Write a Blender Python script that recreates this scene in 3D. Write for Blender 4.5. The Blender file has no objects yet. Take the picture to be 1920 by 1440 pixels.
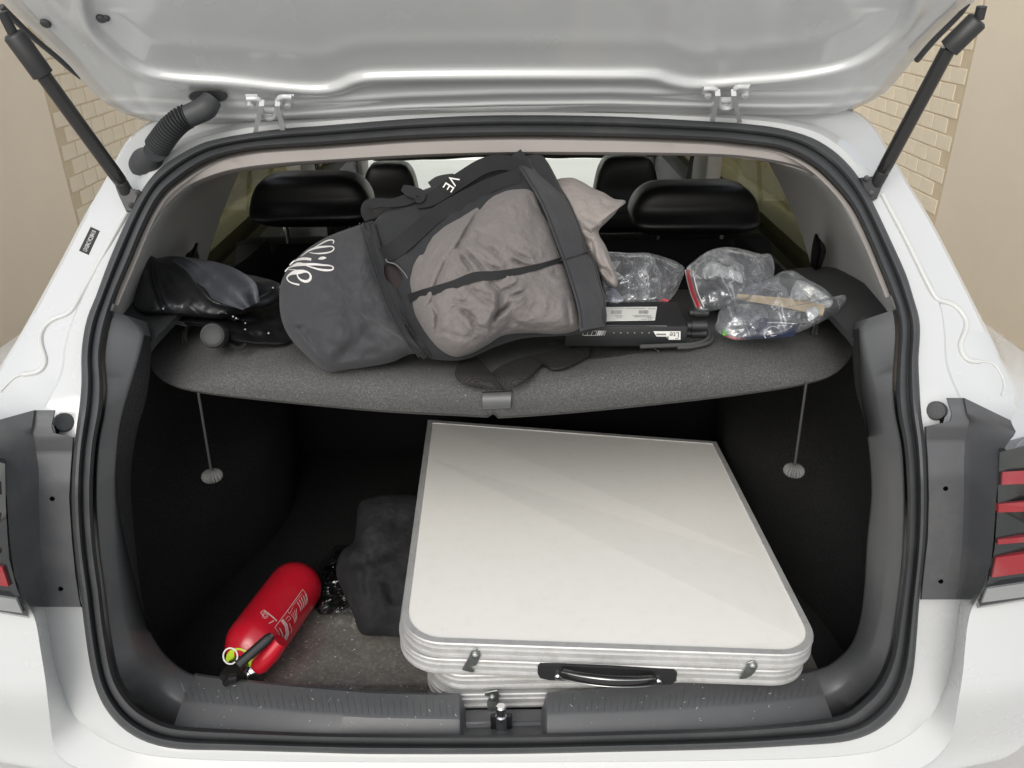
import bpy, bmesh, math, random
import numpy as np
from mathutils import Vector, Matrix, noise
from mathutils.bvhtree import BVHTree

random.seed(7)
rng = np.random.default_rng(7)
scene = bpy.context.scene
COL = scene.collection
R = math.radians

# ------------------------------------------------------------------ camera
CAM = np.array([0.017, 0.0, 1.62])
FOC = 1520.0                       # focal length in photo pixels (1920 wide)
PITCH, ROLL = R(26.4), R(0.6)
FW = np.array([0, math.cos(PITCH), -math.sin(PITCH)])
UP0 = np.array([0, math.sin(PITCH), math.cos(PITCH)])
X0 = np.array([1.0, 0, 0])
RT = math.cos(ROLL) * X0 - math.sin(ROLL) * UP0
UP = math.cos(ROLL) * UP0 + math.sin(ROLL) * X0

cd = bpy.data.cameras.new('camera')
cam = bpy.data.objects.new('camera', cd)
COL.objects.link(cam)
cd.sensor_width = 36
cd.lens = 36 * FOC / 1920
cd.clip_start = 0.02
cd.clip_end = 400
m = Matrix(((RT[0], UP[0], -FW[0]), (RT[1], UP[1], -FW[1]), (RT[2], UP[2], -FW[2]))).to_4x4()
m.translation = Vector(CAM)
cam.matrix_world = m
scene.camera = cam

# ------------------------------------------------------------------ sky, sun, exposure
SUN_EL, SUN_AZ = R(40), R(195)      # high, from behind the camera
w = bpy.data.worlds.new('World')
scene.world = w
w.use_nodes = True
nt = w.node_tree
bg = nt.nodes['Background']
sky = nt.nodes.new('ShaderNodeTexSky')
sky.sky_type = 'NISHITA'
sky.sun_disc = False
sky.sun_elevation = SUN_EL
sky.sun_rotation = SUN_AZ
sky.air_density = 1.6
sky.dust_density = 3.0
hs = nt.nodes.new('ShaderNodeHueSaturation')
hs.inputs['Saturation'].default_value = 0.35      # overcast: a grey sky
nt.links.new(sky.outputs[0], hs.inputs['Color'])
nt.links.new(hs.outputs[0], bg.inputs['Color'])
bg.inputs['Strength'].default_value = 0.15
sd = bpy.data.lights.new('sun', 'SUN')
sd.energy = 0.7
sd.angle = R(40)
sd.color = (1.0, 0.985, 0.96)
sun = bpy.data.objects.new('sun', sd)
COL.objects.link(sun)
sdir = Vector((math.sin(SUN_AZ) * math.cos(SUN_EL), math.cos(SUN_AZ) * math.cos(SUN_EL), math.sin(SUN_EL)))
sun.rotation_euler = sdir.to_track_quat('Z', 'Y').to_euler()
sun.location = (0, -3, 8)
vs = scene.view_settings
vs.view_transform = 'Standard'
vs.look = 'None'
vs.exposure = 0.38
vs.gamma = 1.0

# ------------------------------------------------------------------ projection helpers (measure points of the place from the photo)
def ray(px, py):
    return FW + (px - 960) / FOC * RT - (py - 720) / FOC * UP

def at_t(px, py, t):
    return CAM + t * ray(px, py)

def at_Y(px, py, Y):
    d = ray(px, py)
    return CAM + (Y - CAM[1]) / d[1] * d

def at_z(px, py, z):
    d = ray(px, py)
    return CAM + (z - CAM[2]) / d[2] * d

def at_X(px, py, X):
    d = ray(px, py)
    return CAM + (X - CAM[0]) / d[0] * d

PZ = [0.30, 0.60, 0.67, 0.88, 1.06, 1.14, 1.22, 1.33, 1.43, 1.60]
PY = [0.70, 0.785, 0.80, 0.835, 0.868, 0.915, 1.0, 1.12, 1.242, 1.44]

def rear(px, py, off=0.0):
    """point on the car's rear opening surface (side profile Y(z)), moved off metres forward"""
    d = ray(px, py)
    a, b = 0.5, 2.2
    for _ in range(40):
        c = 0.5 * (a + b)
        if CAM[1] + c * d[1] - (np.interp(CAM[2] + c * d[2], PZ, PY) + off) > 0:
            b = c
        else:
            a = c
    return CAM + a * d

def plane_hit(px, py, p0, n):
    d = ray(px, py)
    t = np.dot(p0 - CAM, n) / np.dot(d, n)
    return CAM + t * d

# ------------------------------------------------------------------ curve helpers
def catmull(pts, n, closed=False):
    P = np.array(pts, float)
    if closed:
        Q = np.vstack([P[-1], P, P[0], P[1]])
        segs = len(P)
    else:
        Q = np.vstack([2 * P[0] - P[1], P, 2 * P[-1] - P[-2]])
        segs = len(P) - 1
    out = []
    per = max(2, int(math.ceil(n * 3 / segs)))
    for i in range(segs):
        p0, p1, p2, p3 = Q[i], Q[i + 1], Q[i + 2], Q[i + 3]
        for k in range(per):
            t = k / per
            out.append(0.5 * ((2 * p1) + (-p0 + p2) * t + (2 * p0 - 5 * p1 + 4 * p2 - p3) * t * t + (-p0 + 3 * p1 - 3 * p2 + p3) * t ** 3))
    out.append(P[0] if closed else P[-1])
    out = np.array(out)
    L = np.concatenate([[0], np.cumsum(np.linalg.norm(np.diff(out, axis=0), axis=1))])
    if closed:
        s = np.linspace(0, L[-1], n, endpoint=False)
    else:
        s = np.linspace(0, L[-1], n)
    return np.stack([np.interp(s, L, out[:, k]) for k in range(out.shape[1])], 1)

def poly_resample(pts, n):
    P = np.array(pts, float)
    L = np.concatenate([[0], np.cumsum(np.linalg.norm(np.diff(P, axis=0), axis=1))])
    s = np.linspace(0, L[-1], n)
    return np.stack([np.interp(s, L, P[:, k]) for k in range(P.shape[1])], 1)

PC = np.array([940.0, 820.0])
NL = 360
def polar(pts):
    """closed px loop -> NL points at even angles (clockwise from straight up) about PC"""
    d = catmull(pts, 1500, True) - PC
    ang = np.arctan2(d[:, 0], -d[:, 1]) % (2 * math.pi)
    rad = np.hypot(d[:, 0], d[:, 1])
    o = np.argsort(ang)
    a, r = ang[o], rad[o]
    th = np.arange(NL) * 2 * math.pi / NL
    rr = np.interp(th, np.concatenate([a - 2 * math.pi, a, a + 2 * math.pi]), np.concatenate([r, r, r]))
    rr = (np.roll(rr, 1) + 2 * rr + np.roll(rr, -1)) / 4
    return np.stack([PC[0] + rr * np.sin(th), PC[1] - rr * np.cos(th)], 1)

def smooth01(x, a, b):
    t = np.clip((x - a) / (b - a), 0, 1)
    return t * t * (3 - 2 * t)

# ------------------------------------------------------------------ materials
def mat(name, col, rough=0.5, metal=0.0, var=0.0, vscale=8.0, bump=0.0, bscale=200.0, bdist=0.001, spec=0.5,
        coat=0.0, rvar=0.0, dirt=None, dirt_amt=0.0, dscale=5.0, sheen=0.0, bump2=None, trans=0.0):
    M = bpy.data.materials.new(name)
    M.use_nodes = True
    N, L = M.node_tree.nodes, M.node_tree.links
    b = N['Principled BSDF']
    b.inputs['Base Color'].default_value = (*col, 1)
    b.inputs['Roughness'].default_value = rough
    b.inputs['Metallic'].default_value = metal
    b.inputs['Specular IOR Level'].default_value = spec
    b.inputs['Coat Weight'].default_value = coat
    b.inputs['Coat Roughness'].default_value = 0.08
    b.inputs['Sheen Weight'].default_value = sheen
    b.inputs['Sheen Roughness'].default_value = 0.6
    b.inputs['Transmission Weight'].default_value = trans
    tc = N.new('ShaderNodeTexCoord')
    def nz(sc, det=6, rg=0.6):
        n = N.new('ShaderNodeTexNoise')
        n.inputs['Scale'].default_value = sc
        n.inputs['Detail'].default_value = det
        n.inputs['Roughness'].default_value = rg
        L.new(tc.outputs['Object'], n.inputs['Vector'])
        return n
    colout = None
    if var > 0:
        n = nz(vscale)
        mx = N.new('ShaderNodeMix'); mx.data_type = 'RGBA'
        mx.inputs[6].default_value = (*[c * (1 - var) for c in col], 1)
        mx.inputs[7].default_value = (*[min(1, c * (1 + var)) for c in col], 1)
        L.new(n.outputs['Fac'], mx.inputs[0])
        colout = mx.outputs[2]
    if dirt is not None:
        n = nz(dscale, 10, 0.7)
        rp = N.new('ShaderNodeValToRGB')
        rp.color_ramp.elements[0].position = 0.48
        rp.color_ramp.elements[0].color = (0, 0, 0, 1)
        rp.color_ramp.elements[1].position = 0.75
        rp.color_ramp.elements[1].color = (dirt_amt,) * 3 + (1,)
        L.new(n.outputs['Fac'], rp.inputs[0])
        mx = N.new('ShaderNodeMix'); mx.data_type = 'RGBA'
        L.new(rp.outputs[0], mx.inputs[0])
        if colout is not None:
            L.new(colout, mx.inputs[6])
        else:
            mx.inputs[6].default_value = (*col, 1)
        mx.inputs[7].default_value = (*dirt, 1)
        colout = mx.outputs[2]
    if colout is not None:
        L.new(colout, b.inputs['Base Color'])
    if rvar > 0:
        n = nz(vscale * 2.3, 8)
        mr = N.new('ShaderNodeMapRange')
        mr.inputs[3].default_value = max(0.02, rough - rvar)
        mr.inputs[4].default_value = min(1, rough + rvar)
        L.new(n.outputs['Fac'], mr.inputs[0])
        L.new(mr.outputs[0], b.inputs['Roughness'])
    if bump > 0:
        n = nz(bscale, 4)
        bp = N.new('ShaderNodeBump')
        bp.inputs['Strength'].default_value = bump
        bp.inputs['Distance'].default_value = bdist
        L.new(n.outputs['Fac'], bp.inputs['Height'])
        last = bp
        if bump2:
            n2 = nz(bump2[1], 3)
            b2 = N.new('ShaderNodeBump')
            b2.inputs['Strength'].default_value = bump2[0]
            b2.inputs['Distance'].default_value = bump2[2]
            L.new(n2.outputs['Fac'], b2.inputs['Height'])
            L.new(bp.outputs[0], b2.inputs['Normal'])
            last = b2
        L.new(last.outputs[0], b.inputs['Normal'])
    return M

def film(name, tint, alpha, gloss=0.18, rough=0.12, bump=0.6, bscale=22, white=0.0):
    """thin clear sheet: mostly transparent, with a mirror sheen on its folds"""
    M = bpy.data.materials.new(name)
    M.use_nodes = True
    N, L = M.node_tree.nodes, M.node_tree.links
    N.remove(N['Principled BSDF'])
    out = N['Material Output']
    tr = N.new('ShaderNodeBsdfTransparent'); tr.inputs[0].default_value = (*tint, 1)
    gl = N.new('ShaderNodeBsdfGlossy'); gl.inputs['Roughness'].default_value = rough
    df = N.new('ShaderNodeBsdfDiffuse'); df.inputs[0].default_value = (0.8, 0.82, 0.85, 1)
    lw = N.new('ShaderNodeLayerWeight'); lw.inputs[0].default_value = 0.35
    ad = N.new('ShaderNodeMath'); ad.operation = 'MULTIPLY_ADD'
    ad.inputs[1].default_value = 1 - alpha - gloss; ad.inputs[2].default_value = gloss
    L.new(lw.outputs['Fresnel'], ad.inputs[0])
    m1 = N.new('ShaderNodeMixShader'); L.new(ad.outputs[0], m1.inputs[0])
    L.new(tr.outputs[0], m1.inputs[1]); L.new(gl.outputs[0], m1.inputs[2])
    m2 = N.new('ShaderNodeMixShader')
    L.new(m1.outputs[0], m2.inputs[1]); L.new(df.outputs[0], m2.inputs[2])
    tc = N.new('ShaderNodeTexCoord')
    if bump > 0:
        n = N.new('ShaderNodeTexNoise'); n.inputs['Scale'].default_value = bscale
        n.inputs['Detail'].default_value = 5; n.inputs['Distortion'].default_value = 1.2
        L.new(tc.outputs['Object'], n.inputs['Vector'])
        bp = N.new('ShaderNodeBump'); bp.inputs['Strength'].default_value = bump; bp.inputs['Distance'].default_value = 0.02
        L.new(n.outputs['Fac'], bp.inputs['Height'])
        L.new(bp.outputs[0], gl.inputs['Normal'])
    m2.inputs[0].default_value = white
    if white > 0:
        # thin whiter streaks across the polythene
        mp = N.new('ShaderNodeMapping'); mp.inputs['Rotation'].default_value = (0.3, 0.5, 0.6); mp.inputs['Scale'].default_value = (22, 5, 9)
        L.new(tc.outputs['Object'], mp.inputs[0])
        nn = N.new('ShaderNodeTexNoise'); nn.inputs['Scale'].default_value = 1.6; nn.inputs['Detail'].default_value = 4; nn.inputs['Distortion'].default_value = 0.8
        L.new(mp.outputs[0], nn.inputs['Vector'])
        rp = N.new('ShaderNodeValToRGB')
        e0 = rp.color_ramp.elements
        e0[0].position = 0.36; e0[0].color = (white * 0.6,) * 3 + (1,)
        e0[1].position = 0.80; e0[1].color = (white,) * 3 + (1,)
        for ps, vv in ((0.50, white), (0.515, 0.34), (0.53, white), (0.62, white * 1.2), (0.628, 0.30), (0.64, white * 2)):
            q = e0.new(ps); q.color = (vv,) * 3 + (1,)
        L.new(nn.outputs['Fac'], rp.inputs[0]); L.new(rp.outputs[0], m2.inputs[0])
    L.new(m2.outputs[0], out.inputs['Surface'])
    return M

def webbing(name, col, rough=0.8, sc=260):
    M = mat(name, col, rough, var=0.15, vscale=60, bump=0.0, spec=0.2)
    N, L = M.node_tree.nodes, M.node_tree.links
    b = N['Principled BSDF']
    tc = N.new('ShaderNodeTexCoord')
    mp = N.new('ShaderNodeMapping'); mp.inputs['Rotation'].default_value = (0, 0, R(35))
    L.new(tc.outputs['Object'], mp.inputs[0])
    ck = N.new('ShaderNodeTexChecker'); ck.inputs['Scale'].default_value = sc
    L.new(mp.outputs[0], ck.inputs['Vector'])
    bp = N.new('ShaderNodeBump'); bp.inputs['Strength'].default_value = 0.6; bp.inputs['Distance'].default_value = 0.002
    L.new(ck.outputs['Fac'], bp.inputs['Height'])
    L.new(bp.outputs[0], b.inputs['Normal'])
    mx = N.new('ShaderNodeMix'); mx.data_type = 'RGBA'
    mx.inputs[6].default_value = (*[c * 0.35 for c in col], 1)
    mx.inputs[7].default_value = (*[c * 1.4 for c in col], 1)
    L.new(ck.outputs['Fac'], mx.inputs[0]); L.new(mx.outputs[2], b.inputs['Base Color'])
    return M

def carpet(name, col, speck, scale=900, amt=0.5):
    M = mat(name, col, 0.95, spec=0.15, sheen=0.0, bump=0.9, bscale=scale, bdist=0.0015, bump2=(0.35, 12, 0.004))
    N, L = M.node_tree.nodes, M.node_tree.links
    b = N['Principled BSDF']
    tc = N.new('ShaderNodeTexCoord')
    n = N.new('ShaderNodeTexNoise'); n.inputs['Scale'].default_value = scale * 0.6; n.inputs['Detail'].default_value = 2
    n2 = N.new('ShaderNodeTexNoise'); n2.inputs['Scale'].default_value = 7; n2.inputs['Detail'].default_value = 6
    L.new(tc.outputs['Object'], n.inputs['Vector']); L.new(tc.outputs['Object'], n2.inputs['Vector'])
    r = N.new('ShaderNodeMapRange'); r.inputs[1].default_value = 0.4; r.inputs[2].default_value = 0.72
    r.inputs[3].default_value = 0; r.inputs[4].default_value = amt
    L.new(n.outputs['Fac'], r.inputs[0])
    mu = N.new('ShaderNodeMath'); mu.operation = 'MULTIPLY'
    mr = N.new('ShaderNodeMapRange'); mr.inputs[1].default_value = 0.3; mr.inputs[2].default_value = 0.7
    mr.inputs[3].default_value = 0.6; mr.inputs[4].default_value = 1.3
    L.new(n2.outputs['Fac'], mr.inputs[0])
    L.new(r.outputs[0], mu.inputs[0]); L.new(mr.outputs[0], mu.inputs[1])
    mx = N.new('ShaderNodeMix'); mx.data_type = 'RGBA'
    mx.inputs[6].default_value = (*col, 1); mx.inputs[7].default_value = (*speck, 1)
    L.new(mu.outputs[0], mx.inputs[0]); L.new(mx.outputs[2], b.inputs['Base Color'])
    return M

MT = {}
MT['paint'] = mat('white_paint', (0.52, 0.53, 0.53), 0.26, coat=1.0, var=0.015, vscale=3, dirt=(0.48, 0.46, 0.42), dirt_amt=0.05, dscale=30, rvar=0.06)
MT['paint_edge'] = mat('sealant', (0.54, 0.545, 0.535), 0.45, var=0.03)
MT['rubber'] = mat('black_rubber', (0.042, 0.044, 0.047), 0.52, var=0.25, vscale=14, dirt=(0.13, 0.13, 0.125), dirt_amt=0.25, dscale=9, bump=0.15, bscale=500, bdist=0.0004)
MT['trim'] = mat('grey_plastic', (0.082, 0.084, 0.087), 0.40, var=0.10, vscale=6, dirt=(0.16, 0.155, 0.145), dirt_amt=0.18, dscale=18, bump=0.35, bscale=900, bdist=0.0004)
MT['trim_top'] = mat('black_grained_plastic', (0.03, 0.031, 0.032), 0.6, var=0.12, bump=0.35, bscale=900, bdist=0.0004)
MT['beige'] = mat('headliner_trim', (0.30, 0.275, 0.257), 0.75, var=0.05, bump=0.3, bscale=700, bdist=0.0004)
MT['pillar'] = mat('pillar_trim', (0.58, 0.57, 0.55), 0.72, var=0.04, vscale=3, bump=0.3, bscale=700, bdist=0.0004)
MT['blackplast'] = mat('black_plastic', (0.02, 0.02, 0.021), 0.45, var=0.1, bump=0.2, bscale=600, bdist=0.0004)
MT['gloss_black'] = mat('gloss_black', (0.014, 0.013, 0.013), 0.25, coat=0.3)
MT['lamp_trim'] = mat('lamp_trim', (0.07, 0.072, 0.077), 0.5, var=0.12, vscale=9, dirt=(0.17, 0.16, 0.145), dirt_amt=0.35, dscale=14, bump=0.25, bscale=700, bdist=0.0004)
MT['shelf'] = carpet('shelf_felt', (0.076, 0.076, 0.075), (0.19, 0.185, 0.175), 800, 0.6)
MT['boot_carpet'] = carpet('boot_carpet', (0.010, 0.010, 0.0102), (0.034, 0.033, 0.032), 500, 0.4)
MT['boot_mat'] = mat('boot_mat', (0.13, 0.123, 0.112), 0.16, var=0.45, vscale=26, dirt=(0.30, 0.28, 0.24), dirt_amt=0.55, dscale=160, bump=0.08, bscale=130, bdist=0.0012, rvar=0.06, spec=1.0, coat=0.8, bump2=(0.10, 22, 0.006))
MT['leather'] = mat('black_leather', (0.007, 0.007, 0.008), 0.42, var=0.2, bump=0.35, bscale=350, bdist=0.0006)
MT['alu'] = mat('aluminium', (0.58, 0.58, 0.57), 0.45, metal=0.45, var=0.10, vscale=25, rvar=0.1, dirt=(0.28, 0.26, 0.23), dirt_amt=0.5, dscale=35)
MT['zinc'] = mat('zinc_steel', (0.42, 0.44, 0.42), 0.4, metal=1.0, var=0.15, vscale=60, rvar=0.1)
MT['chrome'] = mat('bright_steel', (0.62, 0.62, 0.62), 0.22, metal=1.0, var=0.1, vscale=60)
MT['board'] = mat('cream_laminate', (0.82, 0.805, 0.755), 0.6, var=0.02, vscale=4, dirt=(0.60, 0.56, 0.48), dirt_amt=0.16, dscale=45, rvar=0.05)
MT['red'] = mat('red_enamel', (0.44, 0.008, 0.020), 0.30, coat=0.4, var=0.08, vscale=12, dirt=(0.30, 0.06, 0.06), dirt_amt=0.3, dscale=30, rvar=0.06)
MT['print_white'] = mat('white_print', (0.62, 0.60, 0.58), 0.6, var=0.1, vscale=80)
MT['print_pink'] = mat('worn_print', (0.52, 0.34, 0.32), 0.6, var=0.25, vscale=200)
MT['lime'] = mat('lime_plastic', (0.42, 0.60, 0.03), 0.45, var=0.08)
MT['bag'] = mat('charcoal_nylon', (0.040, 0.041, 0.045), 0.62, var=0.12, vscale=7, sheen=0.08, dirt=(0.14, 0.135, 0.13), dirt_amt=0.22, dscale=12, bump=0.4, bscale=900, bdist=0.0005, bump2=(0.35, 18, 0.008), spec=0.2)
MT['bag_dark'] = mat('dark_nylon', (0.020, 0.021, 0.023), 0.65, var=0.12, vscale=9, sheen=0.08, bump=0.4, bscale=900, bdist=0.0005, bump2=(0.3, 22, 0.006), spec=0.2)
MT['strap'] = mat('dark_webbing', (0.020, 0.020, 0.021), 0.8, var=0.15, vscale=60, bump=0.5, bscale=900, bdist=0.0008, spec=0.2)
MT['strap_light'] = webbing('grey_webbing', (0.030, 0.0285, 0.026), sc=520)
MT['blanket'] = mat('taupe_cloth', (0.160, 0.144, 0.138), 0.85, var=0.06, vscale=6, sheen=0.1, bump=0.35, bscale=1100, bdist=0.0004, bump2=(0.8, 55, 0.005), spec=0.2)
MT['blanket_pale'] = mat('pale_taupe_cloth', (0.27, 0.24, 0.225), 0.85, var=0.05, vscale=6, sheen=0.1, bump=0.35, bscale=1100, bdist=0.0004, bump2=(0.8, 55, 0.005), spec=0.2)
MT['black_sheet'] = mat('black_polythene', (0.010, 0.0105, 0.012), 0.42, var=0.2, dirt=(0.07, 0.075, 0.085), dirt_amt=0.6, dscale=9, bump=0.25, bscale=30, bdist=0.004)
MT['black_cloth'] = mat('black_cloth', (0.008, 0.008, 0.009), 0.5, var=0.2, bump=0.3, bscale=45, bdist=0.004, spec=0.2)
MT['seat_cloth'] = mat('seat_cloth', (0.004, 0.004, 0.0045), 0.7, spec=0.15, bump=0.3, bscale=500, bdist=0.0005)
MT['lining'] = carpet('edge_lining', (0.022, 0.022, 0.022), (0.06, 0.06, 0.058), 800, 0.5)
MT['hole'] = mat('dark_hole', (0.002, 0.002, 0.002), 1.0, spec=0.0)
MT['floor_bag'] = mat('dusty_black_cloth', (0.016, 0.016, 0.017), 0.85, spec=0.2, var=0.15, dirt=(0.06, 0.06, 0.06), dirt_amt=0.5, dscale=14, bump=0.5, bscale=30, bdist=0.008)
MT['film'] = film('clear_polythene', (0.90, 0.92, 0.95), 0.45, 0.13, 0.13, 0.30, 9, 0.11)
MT['paper'] = mat('white_paper', (0.72, 0.72, 0.70), 0.8, var=0.06, bump=0.5, bscale=60, bdist=0.004)
MT['navy'] = mat('navy_card', (0.016, 0.022, 0.058), 0.4, var=0.1)
MT['wood'] = mat('pale_wood', (0.58, 0.43, 0.24), 0.6, var=0.10, vscale=30, bump=0.2, bscale=200)
MT['redzip'] = mat('red_zip_strip', (0.50, 0.03, 0.045), 0.35)
MT['green'] = mat('green_plastic', (0.10, 0.40, 0.03), 0.4)
MT['device'] = mat('black_metal_case', (0.014, 0.015, 0.016), 0.5, var=0.08, bump=0.15, bscale=900, bdist=0.0003)
MT['label_white'] = mat('label_paper', (0.70, 0.70, 0.66), 0.55, var=0.03)
MT['ink'] = mat('ink', (0.06, 0.06, 0.06), 0.6)
MT['ink_grey'] = mat('faded_ink', (0.25, 0.25, 0.24), 0.6)
MT['pale_ink'] = mat('pale_ink', (0.30, 0.30, 0.30), 0.6)
MT['lens_red'] = mat('red_lens', (0.24, 0.016, 0.022), 0.3, coat=0.25, var=0.15, vscale=40, dirt=(0.22, 0.10, 0.10), dirt_amt=0.5, dscale=25)
MT['lens_clear'] = mat('clear_lens', (0.22, 0.225, 0.225), 0.2, coat=0.6, var=0.15, vscale=60, bump=0.4, bscale=250)
MT['lens_black'] = mat('smoked_lens', (0.012, 0.013, 0.014), 0.12, coat=0.7, dirt=(0.05, 0.05, 0.047), dirt_amt=0.25, dscale=22)
MT['plaster'] = mat('beige_plaster', (0.72, 0.615, 0.475), 0.9, var=0.06, vscale=2.0, bump=0.25, bscale=70, bdist=0.002)
MT['mortar'] = mat('mortar', (0.54, 0.44, 0.30), 0.95, var=0.12, vscale=20, bump=0.5, bscale=200, bdist=0.002)
MT['brick'] = mat('ochre_brick', (0.66, 0.57, 0.43), 0.88, var=0.08, vscale=5, dirt=(0.60, 0.50, 0.35), dirt_amt=0.45, dscale=16, bump=0.4, bscale=160, bdist=0.002)
MT['fence'] = mat('pale_fence_sheet', (0.62, 0.56, 0.40), 0.7, var=0.05, vscale=2)
MT['white_wall'] = mat('white_wall', (0.92, 0.92, 0.91), 0.9, var=0.02)
MT['ground'] = mat('pale_paving', (0.50, 0.495, 0.48), 0.9, var=0.12, vscale=1.5, bump=0.4, bscale=60, bdist=0.003)
MT['tassel'] = mat('dusty_rubber', (0.13, 0.13, 0.125), 0.8, var=0.2, vscale=90)
MT['cord'] = mat('dark_cord', (0.05, 0.05, 0.05), 0.8)

def glass(name, tint, refl=0.06):
    M = bpy.data.materials.new(name)
    M.use_nodes = True
    N, L = M.node_tree.nodes, M.node_tree.links
    N.remove(N['Principled BSDF'])
    tr = N.new('ShaderNodeBsdfTransparent'); tr.inputs[0].default_value = (*tint, 1)
    gl = N.new('ShaderNodeBsdfGlossy'); gl.inputs['Roughness'].default_value = 0.03
    mx = N.new('ShaderNodeMixShader'); mx.inputs[0].default_value = refl
    L.new(tr.outputs[0], mx.inputs[1]); L.new(gl.outputs[0], mx.inputs[2])
    L.new(mx.outputs[0], N['Material Output'].inputs['Surface'])
    return M
MT['glass_tint'] = glass('tinted_glass', (0.34, 0.33, 0.245), 0.05)
MT['glass_front'] = glass('windscreen_glass', (0.97, 1.0, 0.985), 0.01)

# ------------------------------------------------------------------ object helpers
def root_of(o):
    while o.parent:
        o = o.parent
    return o

def tag(o, label, cat, group=None):
    o['label'] = label
    o['category'] = cat
    if group:
        o['group'] = group
    return o

def thing(name, loc, label, cat, group=None):
    o = bpy.data.objects.new(name, None)
    COL.objects.link(o)
    o.location = Vector([float(c) for c in loc])
    o.empty_display_size = 0.05
    return tag(o, label, cat, group)

def obj(name, V, F, material, parent=None, smooth=True, sharp=35, origin=None, label=None, mats=None, fmat=None):
    V = np.array(V, float).reshape(-1, 3)
    if parent is not None:
        base = np.array(root_of(parent).location)
    elif origin is not None:
        base = np.array(origin, float)
    else:
        base = np.array([V[:, 0].mean(), V[:, 1].mean(), V[:, 2].min()])
    me = bpy.data.meshes.new(name)
    me.from_pydata((V - base).tolist(), [], [list(map(int, f)) for f in F])
    me.update()
    for mm in (mats or [material]):
        me.materials.append(mm)
    if fmat is not None:
        me.polygons.foreach_set('material_index', fmat)
    o = bpy.data.objects.new(name, me)
    COL.objects.link(o)
    if smooth:
        me.polygons.foreach_set('use_smooth', [True] * len(me.polygons))
        me.set_sharp_from_angle(angle=R(sharp))
    if parent is not None:
        o.parent = parent
    else:
        o.location = Vector(base)
    if label:
        o['label'] = label
    return o

class MB:
    """collects verts / faces"""
    def __init__(self):
        self.V, self.F = [], []
    def add(self, V, F):
        k = len(self.V)
        self.V.extend([tuple(map(float, v)) for v in V])
        self.F.extend([[i + k for i in f] for f in F])
        return self
    def build(self, name, material, parent=None, **kw):
        return obj(name, self.V, self.F, material, parent, **kw)

def grid(P, cu=False, cv=False):
    """P (m,n,3) -> verts, quads"""
    P = np.asarray(P, float)
    m_, n_ = P.shape[:2]
    F = []
    for i in range(m_ if cu else m_ - 1):
        for j in range(n_ if cv else n_ - 1):
            a, b = i, (i + 1) % m_
            c, d = j, (j + 1) % n_
            F.append([a * n_ + c, a * n_ + d, b * n_ + d, b * n_ + c])
    return P.reshape(-1, 3), F

def frame_path(P):
    P = np.asarray(P, float)
    T = np.gradient(P, axis=0)
    T /= np.linalg.norm(T, axis=1)[:, None] + 1e-12
    a = np.array([0, 0, 1.0]) if abs(T[0, 2]) < 0.9 else np.array([1.0, 0, 0])
    n = np.cross(T[0], a); n /= np.linalg.norm(n)
    Ns = []
    for i in range(len(P)):
        n = n - T[i] * np.dot(n, T[i])
        n /= np.linalg.norm(n)
        Ns.append(n.copy())
    Ns = np.array(Ns)
    return T, Ns, np.cross(T, Ns)

def tube(P, r, seg=12, cap=True, closed=False):
    P = np.asarray(P, float)
    T, A, B = frame_path(P)
    r = np.broadcast_to(np.asarray(r, float), (len(P),))
    th = np.arange(seg) * 2 * math.pi / seg
    G = P[:, None, :] + r[:, None, None] * (np.cos(th)[None, :, None] * A[:, None, :] + np.sin(th)[None, :, None] * B[:, None, :])
    V, F = grid(G, cu=closed, cv=True)
    V = list(map(tuple, V))
    if cap and not closed:
        F.append(list(range(seg))[::-1])
        F.append([(len(P) - 1) * seg + i for i in range(seg)])
    return V, F

def lathe(prof, o, axis, seg=32, up=None):
    """prof [(s along axis, radius)]"""
    o = np.asarray(o, float); a = np.asarray(axis, float); a = a / np.linalg.norm(a)
    h = np.array([0, 0, 1.0]) if abs(a[2]) < 0.9 else np.array([1.0, 0, 0])
    u = np.cross(a, h); u /= np.linalg.norm(u)
    v = np.cross(a, u)
    th = np.arange(seg) * 2 * math.pi / seg
    G = np.array([[o + a * s + r_ * (math.cos(t) * u + math.sin(t) * v) for t in th] for s, r_ in prof])
    V, F = grid(G, cv=True)
    F.append(list(range(seg)))
    F.append([(len(prof) - 1) * seg + i for i in range(seg)][::-1])
    return V, F

def rbox(c, s, bev=0.003, rot=None, seg=2):
    bm = bmesh.new()
    bmesh.ops.create_cube(bm, size=1)
    for v in bm.verts:
        v.co = Vector((v.co.x * s[0], v.co.y * s[1], v.co.z * s[2]))
    if bev > 0:
        bmesh.ops.bevel(bm, geom=bm.edges[:], offset=bev, segments=seg, profile=0.5, affect='EDGES')
    Rm = rot if rot is not None else Matrix.Identity(3)
    V = [tuple(Rm @ v.co + Vector([float(q) for q in c])) for v in bm.verts]
    bm.verts.index_update()
    F = [[v.index for v in f.verts] for f in bm.faces]
    bm.free()
    return V, F

def slab(P2, thick, normal, bev=0.0):
    """closed 3-D outline (n,3) extruded by thick along -normal; fan-safe via ngon"""
    P = np.asarray(P2, float); n = np.asarray(normal, float); n = n / np.linalg.norm(n)
    k = len(P)
    rows = [P - n * thick, P - n * bev, P + 0] if bev > 0 else [P - n * thick, P]
    c = P.mean(0)
    if bev > 0:
        rows[2] = P + (c - P) / (np.linalg.norm(c - P, axis=1)[:, None] + 1e-9) * bev
    V, F = grid(np.array(rows), cv=True)
    F.append(list(range(k))[::-1])
    F.append([(len(rows) - 1) * k + i for i in range(k)])
    return V, F

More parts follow.
